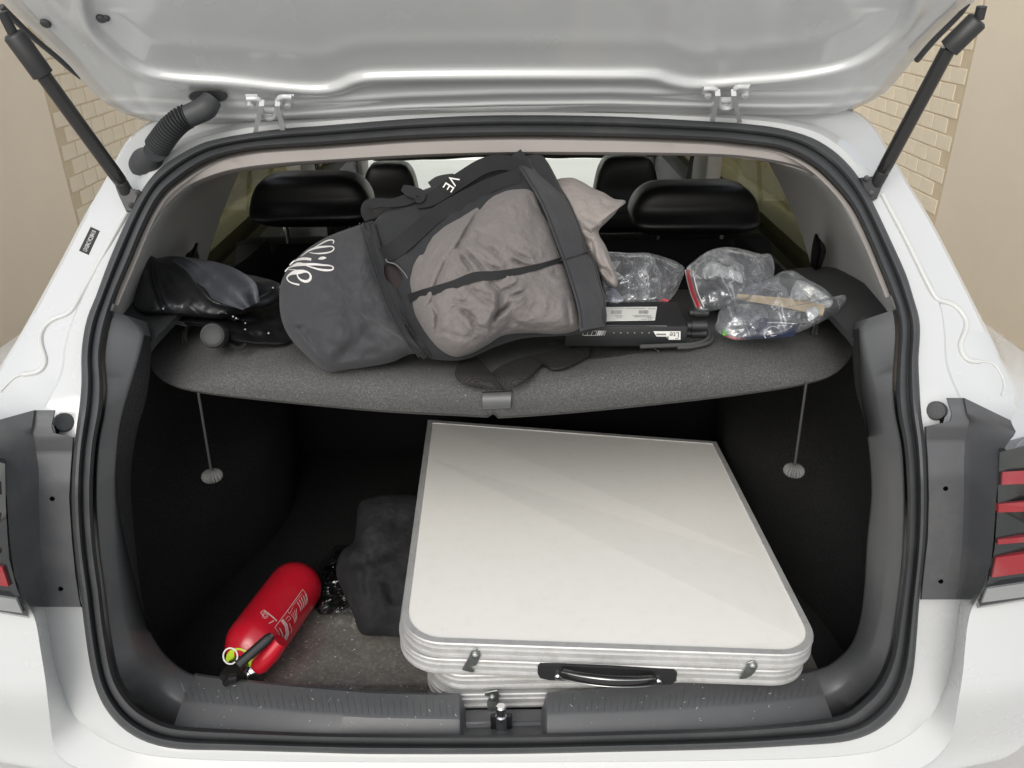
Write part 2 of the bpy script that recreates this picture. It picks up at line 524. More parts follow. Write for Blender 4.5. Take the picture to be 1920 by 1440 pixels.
def sheet(rows, thick=0.003):
    """thin solid from rows (m,n,3): front + back + rim"""
    G = np.asarray(rows, float)
    m_, n_ = G.shape[:2]
    du = np.gradient(G, axis=0); dv = np.gradient(G, axis=1)
    N = np.cross(du, dv); N /= np.linalg.norm(N, axis=2)[..., None] + 1e-12
    # face the normal to the camera
    s = np.sign(np.sum(N * (CAM - G), axis=2).mean()) or 1
    N = N * s
    B = G - N * thick
    V1, F1 = grid(G); V2, F2 = grid(B)
    k = m_ * n_
    F = F1 + [[i + k for i in f][::-1] for f in F2]
    bd = [j for j in range(n_)] + [i * n_ + n_ - 1 for i in range(1, m_)] + [(m_ - 1) * n_ + j for j in range(n_ - 2, -1, -1)] + [i * n_ for i in range(m_ - 2, 0, -1)]
    for a, b in zip(bd, bd[1:] + bd[:1]):
        F.append([a, a + k, b + k, b])
    return np.vstack([V1, V2]), F

def seg_dist(PX, poly, full=False):
    """distance of px points (n,2) to a polyline (and position along it, signed side)"""
    poly = np.asarray(poly, float)
    L = np.concatenate([[0], np.cumsum(np.linalg.norm(np.diff(poly, axis=0), axis=1))])
    best = np.full(len(PX), 1e9); ss = np.zeros(len(PX)); sg = np.zeros(len(PX))
    for k, (a, b) in enumerate(zip(poly[:-1], poly[1:])):
        d = b - a
        t = np.clip(((PX - a) @ d) / (d @ d + 1e-9), 0, 1)
        q = a + t[:, None] * d
        e = PX - q
        r_ = np.hypot(*e.T)
        cr = d[0] * e[:, 1] - d[1] * e[:, 0]
        mk = r_ < best
        best = np.where(mk, r_, best)
        ss = np.where(mk, (L[k] + t * (L[k + 1] - L[k])) / (L[-1] + 1e-9), ss)
        sg = np.where(mk, np.sign(cr), sg)
    return (best, ss, sg) if full else best

def fbm(px, sc, seed=0.0, oct=4):
    out = np.zeros(len(px))
    for i, p in enumerate(px):
        out[i] = noise.fractal(Vector((p[0] * sc + seed, p[1] * sc - seed, seed * 0.37)), 1.0, 2.0, oct)
    return out

def inflate(outline, tfun, H, Hb, nth=160, nr=34, p=2.2, center=None, creases=(), nz=0.0, nsc=0.02, seed=0.0, ridge=0.0, closed=True, flat=0.0):
    """cushion-like solid: outline in photo px, real distance tfun(px,py), front bulge H and back bulge Hb (m)"""
    O = catmull(outline, nth, True)
    C = O.mean(0) if center is None else np.array(center, float)
    s = 1 - (1 - np.linspace(0, 1, nr)) ** 1.0
    s = np.sin(s * math.pi / 2)            # denser at rim
    PX = C + s[:, None, None] * (O - C)[None]
    PX = PX.reshape(-1, 2)
    S = np.repeat(s, nth)
    prof = np.clip(1 - S ** p, 0, 1) ** 0.5
    h = H * prof
    if nz > 0:
        h = h + nz * fbm(PX, nsc, seed) * np.minimum(1, (1 - S) * 6)
    if ridge > 0:
        f = fbm(PX, nsc * 0.8, seed + 3.3)
        h = h + ridge * (1 - np.abs(f) * 2.2).clip(-1, 1) * np.minimum(1, (1 - S) * 5)
    if ridge > 0.0042:
        f = fbm(PX, nsc * 3.1, seed + 7.7)
        h = h + 0.0010 * (1 - np.abs(f) * 2.6).clip(-1, 1) * np.minimum(1, (1 - S) * 5)
    for (poly, wd, amp) in creases:
        # a fold: narrow valley, one lip overlapping higher than the other, dying out at its ends
        d, ss, sg = seg_dist(PX, catmull(poly, 24), True)
        tp = np.clip(np.sin(math.pi * (0.06 + 0.88 * ss)), 0, 1) ** 0.8
        dd = d * sg
        g = np.exp(-(d / wd) ** 2)
        lip = np.exp(-((dd - 2.2 * wd) / (1.8 * wd)) ** 2)
        lip2 = np.exp(-((dd + 3.4 * wd) / (2.6 * wd)) ** 2)
        h = h + amp * tp * (-0.8 * g + 0.45 * lip + 0.15 * lip2) * np.minimum(1, (1 - S) * 8)
    T = np.array([tfun(*q) for q in PX])
    front = np.array([at_t(q[0], q[1], t - hh) for q, t, hh in zip(PX, T, h)])
    V, F = grid(front.reshape(nr, nth, 3), cv=True)
    V = list(map(tuple, V))
    if closed:
        back = np.array([at_t(q[0], q[1], t + Hb * pr) for q, t, pr in zip(PX, T, prof)])[: (nr - 1) * nth]
        k = len(V)
        V += list(map(tuple, back))
        Fb = []
        for i in range(nr - 1):
            for j in range(nth):
                j2 = (j + 1) % nth
                a = k + i * nth + j; b = k + i * nth + j2
                if i + 1 < nr - 1:
                    c, d = k + (i + 1) * nth + j2, k + (i + 1) * nth + j
                else:
                    c, d = (nr - 1) * nth + j2, (nr - 1) * nth + j
                Fb.append([a, d, c, b])
        F += Fb
    return V, F

def bvh_of(V, F):
    return BVHTree.FromPolygons([Vector(v) for v in V], F)

def cast(bvh, px, py, lift=0.0015, default=1.15):
    d = Vector(ray(px, py)); L = d.length
    h = bvh.ray_cast(Vector(CAM), d / L)
    if h[0] is None:
        return at_t(px, py, default)
    return np.array(h[0]) - np.array(d / L) * lift

def stroke_px(pts, widths, n=40, smoothpath=True):
    """px polyline with width -> left and right px edges"""
    P = catmull(pts, n) if smoothpath else poly_resample(pts, n)
    wv = np.interp(np.linspace(0, 1, n), np.linspace(0, 1, len(widths)), widths)
    T = np.gradient(P, axis=0); T /= np.linalg.norm(T, axis=1)[:, None] + 1e-9
    Nn = np.stack([-T[:, 1], T[:, 0]], 1)
    return P - Nn * wv[:, None] / 2, P + Nn * wv[:, None] / 2

def text_mesh(body, size):
    c = bpy.data.curves.new('txt', 'FONT')
    c.body = body
    c.size = size
    c.align_x = 'CENTER'; c.align_y = 'CENTER'
    o = bpy.data.objects.new('txt', c)
    COL.objects.link(o)
    dg = bpy.context.evaluated_depsgraph_get()
    me = bpy.data.meshes.new_from_object(o.evaluated_get(dg))
    V = np.array([v.co for v in me.vertices]); F = [list(p.vertices) for p in me.polygons]
    bpy.data.objects.remove(o); bpy.data.curves.remove(c); bpy.data.meshes.remove(me)
    return V, F

def fit_text(body, o, ux, uy, Wd, Ht):
    V, F = text_mesh(body, 1.0)
    mn, mx = V.min(0), V.max(0)
    V = (V - (mn + mx) / 2) / np.maximum(mx - mn, 1e-6)
    return np.array([np.asarray(o) + np.asarray(ux) * v[0] * Wd + np.asarray(uy) * v[1] * Ht for v in V]), F

def place_text(body, size, o, ux, uy, sx=1.0):
    V, F = text_mesh(body, size)
    o = np.asarray(o, float); ux = np.asarray(ux, float); uy = np.asarray(uy, float)
    return np.array([o + ux * v[0] * sx + uy * v[1] for v in V]), F

# ================================================================== THE SETTING
def struct(o):
    o['kind'] = 'structure'
    return o

struct(obj('ground', [(-30, -20, 0), (30, -20, 0), (30, 60, 0), (-30, 60, 0)], [[0, 1, 2, 3]], MT['ground'], origin=(0, 0, 0)))

def side_wall(s, lab, lab2):
    """brick wall beside the car, smooth plastered wall nearer the road"""
    Xw = s * 2.4
    wl = thing('brick_wall', (Xw + s * 0.12, 5.25, 0), lab, 'wall', None)
    V, F = rbox((Xw + s * 0.13, 5.40, 0.95), (0.24, 1.84, 1.9), 0.0)
    obj('mortar', V, F, MT['mortar'], wl, smooth=False)
    V, F = rbox((Xw + s * 0.12, 5.41, 1.93), (0.30, 1.82, 0.06), 0.008)
    obj('coping', V, F, MT['plaster'], wl)
    bl, bh = 0.158, 0.086
    base = np.array(wl.location)
    protos = []
    for k in range(5):
        jx, jz = random.uniform(-.0015, .0015), random.uniform(-.001, .001)
        bm = MB()
        bm.add(*rbox((0, 0, 0), (0.03, bl - 0.007 + jx, bh - 0.007 + jz), 0.003, seg=1))
        me = bpy.data.meshes.new('brick')
        me.from_pydata(bm.V, [], bm.F); me.materials.append(MT['brick'])
        protos.append(me)
    for iz in range(13):
        z = 0.46 + iz * bh
        for iy in range(13):
            y = 4.50 + bl / 2 + iy * bl + (bl / 2 if iz % 2 else 0)
            if y > 6.24:
                continue
            b = bpy.data.objects.new('brick', random.choice(protos))
            COL.objects.link(b)
            b.parent = wl
            b.location = Vector((Xw + s * (0.020 + random.uniform(-.0015, .0015)), y, z)) - Vector(base)
            b.rotation_euler = (random.uniform(-.006, .006), random.uniform(-.01, .01), random.uniform(-.01, .01))
    pr = thing('plastered_wall', (Xw + s * 0.12, 2.6, 0), lab2, 'wall')
    V, F = rbox((Xw + s * 0.122, 2.73, 0.95), (0.24, 3.49, 1.9), 0.01)
    obj('render_coat', V, F, MT['plaster'], pr)
    V, F = rbox((Xw + s * 0.122, 2.73, 1.932), (0.30, 3.47, 0.06), 0.008)
    obj('coping', V, F, MT['plaster'], pr)
    fy = np.linspace(6.36, 8.25, 190)
    rb = np.where((np.arange(190) // 16) % 2 == 0, 0.0, 0.05)
    G = np.array([[(Xw + s * (0.05 + r_), y, z) for y, r_ in zip(fy, rb)] for z in (0.0, 1.0, 1.8)])
    V, F = sheet(G, 0.01)
    fe = obj('ribbed_fence', V, F, MT['fence'], smooth=False)
    tag(fe, 'pale ribbed sheet fence beyond the brick wall, on the side ' + ('without the wiring tube' if s > 0 else 'of the wiring tube'), 'fence')

side_wall(-1, 'ochre brick wall beside the car on the side of the wiring tube', 'smooth beige plastered wall beside the pillar with the number plate sticker')
side_wall(1, 'ochre brick wall beside the car on the side without wiring tube', 'smooth beige plastered wall beside the pillar without a sticker')

V, F = rbox((0, 8.5, 1.6), (8, 0.2, 3.2), 0.0)
tag(obj('white_wall', V, F, MT['white_wall'], smooth=False), 'bright white wall seen ahead through the windscreen', 'wall')

# ================================================================== THE CAR
car = thing('car', (0, 1.9, 0), 'white hatchback car with its tailgate open and loaded boot', 'car')

SO = [(940, 216), (1140, 218), (1320, 227), (1395, 232), (1460, 240), (1520, 257), (1560, 280), (1585, 302), (1610, 332), (1637, 380), (1670, 450), (1700, 517), (1713, 560),
      (1724, 597), (1725, 635), (1722, 672), (1724, 722), (1727, 772), (1732, 810), (1736, 860), (1738, 930), (1736, 1007), (1729, 1080), (1724, 1125), (1720, 1180), (1716, 1230), (1710, 1275),
      (1695, 1317), (1670, 1350), (1635, 1375), (1585, 1391), (1510, 1397), (1360, 1405), (1150, 1410), (940, 1414), (700, 1414), (580, 1411), (425, 1407), (337, 1405), (287, 1396), (250, 1380), (220, 1357),
      (195, 1325), (180, 1292), (170, 1255), (162, 1205), (155, 1150), (150, 1105), (146, 1080), (138, 1012), (134, 930), (137, 860), (143, 806), (150, 752), (153, 710), (152, 672), (156, 630), (165, 590),
      (178, 560), (205, 487), (240, 407), (267, 355), (290, 325), (317, 302), (345, 285), (382, 267), (440, 254), (532, 241), (600, 236), (780, 222)]
SI = [(960, 254), (1140, 256), (1320, 262), (1395, 269), (1457, 277), (1495, 291), (1535, 317), (1570, 352), (1600, 390), (1627, 445), (1650, 500), (1674, 560), (1682, 585), (1686, 620), (1685, 640), (1682, 685), (1680, 735),
      (1685, 785), (1695, 835), (1701, 925), (1699, 1032), (1692, 1104), (1684, 1160), (1675, 1215), (1660, 1260), (1640, 1292), (1610, 1320), (1577, 1342), (1485, 1355), (1360, 1365), (1150, 1372), (1000, 1376), (860, 1377),
      (700, 1376), (580, 1374), (425, 1367), (325, 1360), (287, 1345), (255, 1325), (230, 1295), (215, 1265), (205, 1217), (197, 1167), (190, 1105), (180, 1031), (174, 934), (179, 837), (191, 772), (194, 722), (190, 672),
      (194, 635), (200, 607), (214, 560), (245, 487), (267, 432), (290, 385), (310, 357), (337, 336), (367, 314), (407, 295), (470, 281), (545, 275), (600, 272), (780, 259)]
# inner edge of the first trim face (light band on top, plastic face at the sides, crease of the sill)
T1 = [(960, 289), (1140, 289), (1320, 291), (1395, 295), (1457, 304), (1495, 312), (1527, 327), (1557, 355), (1588, 390), (1616, 440), (1641, 500), (1664, 560), (1650, 585), (1614, 598), (1620, 660), (1637, 720), (1647, 775),
      (1660, 835), (1665, 920), (1662, 1040), (1652, 1140), (1628, 1222), (1585, 1280), (1529, 1308), (1400, 1322), (1245, 1332), (1026, 1340), (860, 1346), (700, 1343), (580, 1337), (425, 1322), (340, 1316), (285, 1270), (255, 1220),
      (235, 1150), (222, 1050), (215, 920), (220, 822), (230, 767), (245, 715), (262, 660), (270, 615), (240, 600), (222, 565), (254, 487), (277, 440), (295, 410), (320, 380), (352, 351), (395, 332), (445, 319), (520, 310), (600, 304), (780, 294)]
T2 = [(960, 291), (1140, 291), (1320, 293), (1395, 298), (1457, 307), (1495, 316), (1525, 331), (1553, 360), (1580, 398), (1606, 446), (1625, 500), (1620, 560), (1605, 600), (1598, 640), (1600, 690), (1606, 740), (1615, 767), (1627, 822),
      (1634, 920), (1626, 1012), (1619, 1119), (1610, 1172), (1595, 1210), (1567, 1237), (1524, 1256), (1332, 1275), (1157, 1288), (1022, 1299), (864, 1300), (700, 1296), (580, 1286), (425, 1272), (365, 1266), (325, 1242), (300, 1215),
      (282, 1185), (270, 1142), (260, 1080), (250, 983), (245, 910), (250, 847), (260, 797), (275, 747), (282, 690), (284, 640), (275, 600), (262, 560), (268, 490), (290, 440), (305, 414), (328, 386), (357, 356), (398, 337), (447, 324), (520, 314), (600, 307), (780, 296)]
K1 = [(940, 205), (1200, 208), (1400, 216), (1520, 232), (1580, 262), (1618, 305), (1652, 360), (1700, 450), (1757, 560), (1769, 620), (1772, 680), (1790, 730), (1815, 785), (1817, 860), (1816, 934), (1812, 1020), (1806, 1090), (1799, 1130),
      (1785, 1242), (1768, 1297), (1740, 1345), (1680, 1392), (1600, 1414), (1400, 1424), (940, 1428), (500, 1426), (330, 1420), (250, 1408), (190, 1380), (141, 1342), (112, 1274), (97, 1201), (87, 1138), (74, 1080), (68, 1000), (66, 934),
      (66, 870), (72, 800), (95, 745), (118, 700), (124, 650), (138, 600), (160, 550), (203, 462), (238, 395), (262, 335), (300, 285), (350, 258), (450, 232), (600, 220), (760, 209)]
K2 = [(940, 190), (1200, 192), (1400, 198), (1540, 200), (1602, 206), (1640, 237), (1662, 275), (1695, 330), (1745, 412), (1800, 517), (1852, 620), (1885, 688), (1912, 745), (1900, 800), (1876, 850), (1868, 934), (1862, 1040), (1845, 1105),
      (1821, 1147), (1812, 1205), (1807, 1267), (1797, 1330), (1788, 1385), (1740, 1440), (1640, 1462), (1400, 1468), (940, 1472), (500, 1470), (250, 1462), (150, 1448), (100, 1415), (90, 1347), (83, 1274), (75, 1226), (63, 1158), (36, 1109),
      (20, 1041), (13, 934), (6, 866), (-14, 800), (-32, 745), (0, 688), (31, 639), (78, 555), (122, 474), (157, 407), (195, 342), (217, 300), (237, 265), (272, 232), (330, 214), (450, 204), (700, 194)]
pSO, pSI, pT1, pT2, pK1, pK2 = [polar(q) for q in (SO, SI, T1, T2, K1, K2)]
ANG = np.arange(NL) * 360 / NL          # degrees clockwise from top

def on(px, off):
    off = np.broadcast_to(off, (len(px),))
    return np.array([rear(q[0], q[1], o_) for q, o_ in zip(px, off)])

yk = pK2[:, 1]
low = smooth01(yk, 720, 850)                       # lower half: lamps and bumper stand proud
low = low * (1 - 0.8 * smooth01(yk, 1290, 1430))
topz = 1 - smooth01(yk, 210, 330)
L_SO = on(pSO, 0.014)
L_c = on(pSO * 0.5 + pK1 * 0.5, 0.012)
L_K1 = on(pK1, 0.012 + 0.02 * topz)
L_K1b = on(pK1 * 0.96 + pK2 * 0.04, 0.017 + 0.02 * topz - 0.008 * low)
L_mid = on(pK1 * 0.5 + pK2 * 0.5, 0.020 + 0.03 * topz - 0.048 * low)
L_K2a = on(pK1 * 0.08 + pK2 * 0.92, 0.022 + 0.03 * topz - 0.078 * low)
L_K2 = on(pK2, 0.030 + 0.04 * topz - 0.086 * low)
K3, K4 = [], []
for P in L_K2:
    x, y, z = P
    sx = math.copysign(1, x)
    up = float(smooth01(z, 1.08, 1.22))
    side = float(smooth01(abs(x), 0.30, 0.56))
    bot = (1 - side) * float(1 - smooth01(z, 0.7, 0.8))
    roof = up * (1 - side)
    v = np.array([sx * side * (0.13 * (1 - up) - 0.02 * up), 0.02 * (1 - up) * side + 0.22 * up, 0.0])
    v += bot * np.array([0, -0.03, -0.06]) + roof * np.array([0, 0.05, 0.035])
    K3.append(P + v)
    v2 = np.array([sx * side * (0.15 * (1 - up) - 0.05 * up), 0.22 * (1 - up) * side + 0.42 * up, -0.0])
    v2 += bot * np.array([0, 0.02, -0.30]) + roof * np.array([0, 0.2, 0.05])
    K4.append(P + v2)
K3, K4 = np.array(K3), np.array(K4)
Gb = np.array([L_SO, L_c, L_K1, L_K1b, L_mid, L_K2a, L_K2, 0.75 * L_K2 + 0.25 * K3 + np.array([0, -0.004, 0]), K3, K4])
V, F = grid(Gb, cv=True)
obj('rear_body_shell', V, F, MT['paint'], car, sharp=28)
body_bvh = bvh_of(V, F)

# -------- weather seal
prof = [(0.0, 0.012), (0.0, -0.004), (0.05, -0.012), (0.16, -0.017), (0.30, -0.016), (0.42, -0.010), (0.47, -0.001), (0.52, -0.001), (0.57, -0.009), (0.68, -0.017), (0.82, -0.018), (0.93, -0.011), (1.0, 0.0), (1.0, 0.02)]
Gs = np.array([on(pSO * (1 - s) + pSI * s, o_) for s, o_ in prof])
V, F = grid(Gs, cv=True)
obj('door_seal', V, F, MT['rubber'], car, sharp=50)

# -------- trims (header band, side panels, sill) as separate pieces of the ring
def ring(name, a0, a1, rows, material, parent=car, thick=False, sharp=35, zb=None):
    """rows: list of (px loop, offset array or scalar)"""
    ids = [i for i in range(NL) if (a0 <= ANG[i] <= a1 if a0 < a1 else (ANG[i] >= a0 or ANG[i] <= a1))]
    if a0 > a1:
        ids = [i for i in ids if ANG[i] >= a0] + [i for i in ids if ANG[i] <= a1]
    G = []
    for px, off in rows:
        off = np.broadcast_to(off, (NL,))
        k = len(G)
        row = []
        for i in ids:
            P = rear(px[i][0], px[i][1], off[i])
            if zb is not None:
                b = float(1 - smooth01(ANG[i], 229, 240) if ANG[i] > 180 else smooth01(ANG[i], 119, 130)) if k < len(zb) else 0
                if b > 0:
                    P = P * (1 - b) + at_z(px[i][0], px[i][1], zb[k]) * b
            row.append(P)
        G.append(row)
    V, F = grid(np.array(G))
    return obj(name, V, F, material, parent, sharp=sharp)

def aof(x, y):
    return math.degrees(math.atan2(x - PC[0], -(y - PC[1]))) % 360

aL_hdr, aR_hdr = round(aof(345, 345)), round(aof(1530, 322))          # joints of the header band
aL_sill, aR_sill = aof(335, 1330), aof(1545, 1310)
aL_led, aR_led = aof(222, 585), aof(1664, 575)          # where the lower side trim starts
pSIi = pSI * 0.985 + PC * 0.015
hdr_rows = [(pSI, 0.02), (pSIi, 0.008), (pSI * 0.7 + pT1 * 0.3, 0.009), (pSI * 0.12 + pT1 * 0.88, 0.024), (pT1, 0.034), (pT2, 0.07), (pT2 * 1.012 - PC * 0.012, 0.2)]
ring('header_trim', aL_hdr, aR_hdr, hdr_rows, MT['beige'])
ring('pillar_edge_trim', aL_led + 0.5, aL_hdr, hdr_rows[:5], MT['beige'])
ring('pillar_edge_trim', aR_hdr, aR_led - 0.5, hdr_rows[:5], MT['beige'])
side_rows = [(pSI, 0.03), (pSI * 0.99 + PC * 0.01, 0.004), (pSI * 0.85 + pT1 * 0.15, 0.005), (pSI * 0.12 + pT1 * 0.88, 0.026), (pT1 * 0.94 + pT2 * 0.06, 0.034),
             (pT1 * 0.6 + pT2 * 0.4, 0.05), (pT1 * 0.1 + pT2 * 0.9, 0.078), (pT2, 0.088), (pT2 * 1.02 - PC * 0.02, 0.13)]
ZB = [0.636, 0.644, 0.646, 0.670, 0.674, 0.677, 0.678, 0.675, 0.62]
ring('side_trim', aR_led, 133.5, side_rows, MT['trim'], sharp=60, zb=ZB)
def lin(a_end, sgn):
    tp = smooth01(sgn * (ANG - a_end), 0, 26)[:, None]
    return [(pT2 + (q_ - pT2) * tp, o_ - 0.0022 + 0.004 * (1 - tp[:, 0]) * (k < 4)) for k, (q_, o_) in enumerate(side_rows[4:])]
ring('side_lining', aR_led + 1.5, aof(1626, 830), lin(aof(1626, 830), -1), MT['lining'], sharp=60)
ring('side_lining', aof(285, 1190), aL_led - 1.5, lin(aof(285, 1190), 1), MT['lining'], sharp=60)
ring('side_trim', 225.5, aL_led, side_rows, MT['trim'], sharp=60, zb=ZB)

# dark top ledges of the side trims, beside the shelf
def ledge(pts, zs, name='trim_ledge'):
    A = catmull(pts[0], 14); B = catmull(pts[1], 14)
    G = np.array([[at_z(*q, z) for q in A] for z in (zs,)] + [[at_z(*q, zs + 0.004) for q in (A + (B - A) * 0.15)], [at_z(*q, zs + 0.006) for q in (A + (B - A) * 0.85)], [at_z(*q, zs - 0.02) for q in B]])
    V, F = sheet(G, 0.01)
    obj(name, V, F, MT['trim_top'], car)
ledge(([(1606, 640), (1614, 597), (1650, 588), (1690, 590)], [(1480, 505), (1530, 500), (1580, 506), (1660, 545)]), 1.175)
ledge(([(276, 650), (270, 612), (235, 606), (188, 612)], [(400, 520), (350, 512), (300, 520), (225, 552)]), 1.175)

# -------- sill trim with the latch recess
xs = np.concatenate([np.linspace(338, 860, 60), np.linspace(862, 872, 6), np.linspace(876, 1012, 26), np.linspace(1015, 1026, 6), np.linspace(1029, 1546, 60)])
def ax(loop, x, ymin=1100):
    L_ = catmull(loop, 900, True)
    s = L_[L_[:, 1] > ymin]
    o_ = np.argsort(s[:, 0])
    return np.interp(x, s[o_, 0], s[o_, 1])
ySI, yT1, yT2 = ax(SI, xs, 1330), ax(T1, xs, 1260), ax(T2, xs, 1230)
yT2 = np.interp(xs, [338, 365, 425, 580, 700, 864, 1022, 1157, 1332, 1507, 1546], [1262, 1266, 1272, 1286, 1296, 1300, 1299, 1288, 1275, 1262, 1256])
yT1 = np.interp(xs, [338, 425, 580, 700, 860, 1026, 1245, 1400, 1529, 1546], [1316, 1322, 1337, 1343, 1346, 1340, 1332, 1322, 1308, 1306])
notch = smooth01(xs, 861, 872) * (1 - smooth01(xs, 1015, 1026))
rowsS = []
for k, (yy, z) in enumerate([(ySI + 1.5, 0.648), (ySI, 0.661), (yT1 + 3, 0.677), (yT1 - 4, 0.679), (yT1 * 0.5 + yT2 * 0.5, 0.681), (yT2 + 4, 0.682), (yT2, 0.679), (yT2, 0.679)]):
    row = []
    jl = np.interp(k, [0, 1, 2, 3, 5, 7], [324, 326, 340, 343, 364, 366]); jr = np.interp(k, [0, 1, 2, 3, 5, 7], [1564, 1562, 1547, 1545, 1527, 1525])
    xk = xs + (jl - 338) * (1 - smooth01(xs, 338, 520)) + (jr - 1546) * smooth01(xs, 1380, 1546)
    for x, y, nn in zip(xk, yy, notch):
        P = at_z(x, y, z)
        if k >= 2:
            P = P + nn * np.array([0, 0.014 if k < 4 else 0.0, -0.034 if k < 7 else -0.02])
        if k == 7:
            P = P + np.array([0, 0.006, -0.05])
        row.append(P)
    rowsS.append(row)
V, F = grid(np.array(rowsS))
sill = obj('sill_trim', V, F, MT['trim'], car, sharp=22)
sill_bvh = bvh_of(V, F)
# scuff ribs on the sill's tread
ribs = [(float(x), 14 + 22 * random.random()) for x in np.concatenate([np.linspace(352, 850, 42), np.linspace(1036, 1530, 42)])]
mb = MB()
for x, ln in ribs:
    y1 = float(np.interp(x, xs, yT1)) - 3
    y0 = max(float(np.interp(x, xs, yT2)) + 6, y1 - ln)
    lean = (940 - x) * 0.0006
    P = [cast(sill_bvh, x + (y1 - y) * -lean, y, 0.0003) for y in np.linspace(y1, y0, 5)]
    mb.add(*tube(P, 0.0004, 5))
mb.build('sill_tread_ribs', MT['trim'], car)['kind'] = 'stuff'
# latch striker in the recess
sp = cast(sill_bvh, 940, 1368, 0.0)
st = obj('striker', *lathe([(0, 0.0085), (0.030, 0.0085), (0.032, 0.0062), (0.036, 0.006), (0.037, 0.0078), (0.046, 0.0078), (0.048, 0.006)], sp + np.array([0, 0.0, -0.006]), (0, 0.12, 1), 20), MT['chrome'], car)
V, F = rbox(sp + np.array([0, 0.008, 0.006]), (0.032, 0.012, 0.034), 0.004)
obj('striker_housing', V, F, MT['gloss_black'], st)

# -------- boot lining, floor, seats, cabin
obj('boot_floor', *rbox((0, 1.30, 0.606), (1.15, 0.90, 0.04), 0.004), MT['boot_carpet'], car)  # left bare behind the mat, its black replaces the shade back there
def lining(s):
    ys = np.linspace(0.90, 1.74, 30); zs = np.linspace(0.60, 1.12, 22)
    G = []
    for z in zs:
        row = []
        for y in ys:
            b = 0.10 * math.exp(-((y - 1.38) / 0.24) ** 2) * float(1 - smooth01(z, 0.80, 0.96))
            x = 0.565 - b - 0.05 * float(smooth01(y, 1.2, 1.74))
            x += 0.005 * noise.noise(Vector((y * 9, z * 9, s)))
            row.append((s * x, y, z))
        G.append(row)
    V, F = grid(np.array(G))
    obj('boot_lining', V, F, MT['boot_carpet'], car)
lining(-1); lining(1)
obj('seat_back', *rbox((0, 1.75, 0.85), (1.22, 0.12, 0.52), 0.04, Matrix.Rotation(R(-12), 3, 'X')), MT['seat_cloth'], car)

def headrest(c, wd, ht, dp, name='headrest', posts=True):
    """padded head restraint: pillow box with a seam across its lower front"""
    nu, nv = 40, 26
    G = []
    for i in range(nv):
        v = -math.pi / 2 + math.pi * i / (nv - 1)
        row = []
        for j in range(nu):
            u = 2 * math.pi * j / nu
            e = 0.34
            cx = math.copysign(abs(math.cos(u)) ** e, math.cos(u)); sy = math.copysign(abs(math.sin(u)) ** e, math.sin(u))
            cv = abs(math.cos(v)) ** 0.34; sv = math.copysign(abs(math.sin(v)) ** 0.8, math.sin(v))
            x = wd / 2 * cx * cv * (1 - 0.12 * max(0, sv)); y = dp / 2 * sy * cv; z = ht / 2 * sv
            # lower roll stands proud to the rear
            roll = math.exp(-((sv + 0.45) / 0.33) ** 2)
            if sy < 0:
                y -= 0.028 * roll
                y += 0.010 * math.exp(-((sv - 0.02) / 0.06) ** 2)
            row.append((c[0] + x, c[1] + y, c[2] + z))
        G.append(row)
    V, F = grid(np.array(G), cv=True)
    h = obj(name, V, F, MT['leather'], car, sharp=80)
    if posts:
        for sx in (-1, 1):
            P = [(c[0] + sx * 0.07, c[1] + 0.005, c[2] - ht / 2 - 0.10), (c[0] + sx * 0.07, c[1], c[2] - ht / 2 + 0.02)]
            obj('post', *tube(P, 0.007, 12), MT['chrome'], h)
hc = at_Y(588, 372, 1.76)
headrest(hc, 0.258, 0.110, 0.11)
hc2 = at_Y(1298, 388, 1.76)
headrest(hc2, 0.276, 0.110, 0.11)
for (px, py, wd) in ((735, 372, 0.17), (1172, 358, 0.195)):
    c = at_Y(px, py, 2.5)
    headrest(c, wd, 0.22, 0.11, 'front_headrest', False)
    obj('front_seat_back', *rbox((c[0], 2.56, c[2] - 0.36), (0.46, 0.14, 0.60), 0.05, Matrix.Rotation(R(-10), 3, 'X')), MT['seat_cloth'], car)
# seat shoulders under the rear headrests
for sx, px in ((-1, 588), (1, 1298)):
    c = at_Y(px, 478, 1.79)
    obj('seat_shoulder', *rbox((c[0], 1.81, c[2] - 0.16), (0.44, 0.10, 0.28), 0.04), MT['seat_cloth'], car)

# D-pillar inner trims: from the band to the quarter window
def dpillar(A, B, Xb):
    A = catmull(A, 26); B = catmull(B, 26)
    a3 = np.array([rear(q[0], q[1], 0.055) for q in A]); b3 = np.array([at_X(q[0], q[1], Xb) for q in B])
    rows = []
    for s in np.linspace(0, 1, 16):
        M_ = a3 * (1 - s) + b3 * s
        M_[:, 0] += math.copysign(0.02, Xb) * math.sin(math.pi * s) ** 0.8
        rows.append(M_)
    V, F = sheet(np.array(rows), 0.004)
    obj('pillar_trim', V, F, MT['pillar'], car, sharp=60)
XB = 0.60
dpillar([(500, 312), (420, 326), (350, 353), (300, 405), (262, 470), (230, 535), (196, 618)], [(475, 285), (458, 305), (432, 362), (415, 404), (400, 450), (389, 484), (372, 550)], -XB)
dpillar([(1375, 295), (1457, 306), (1527, 330), (1573, 374), (1610, 440), (1645, 505), (1688, 600)], [(1428, 275), (1440, 302), (1467, 355), (1480, 385), (1492, 410), (1510, 460), (1532, 540)], XB)

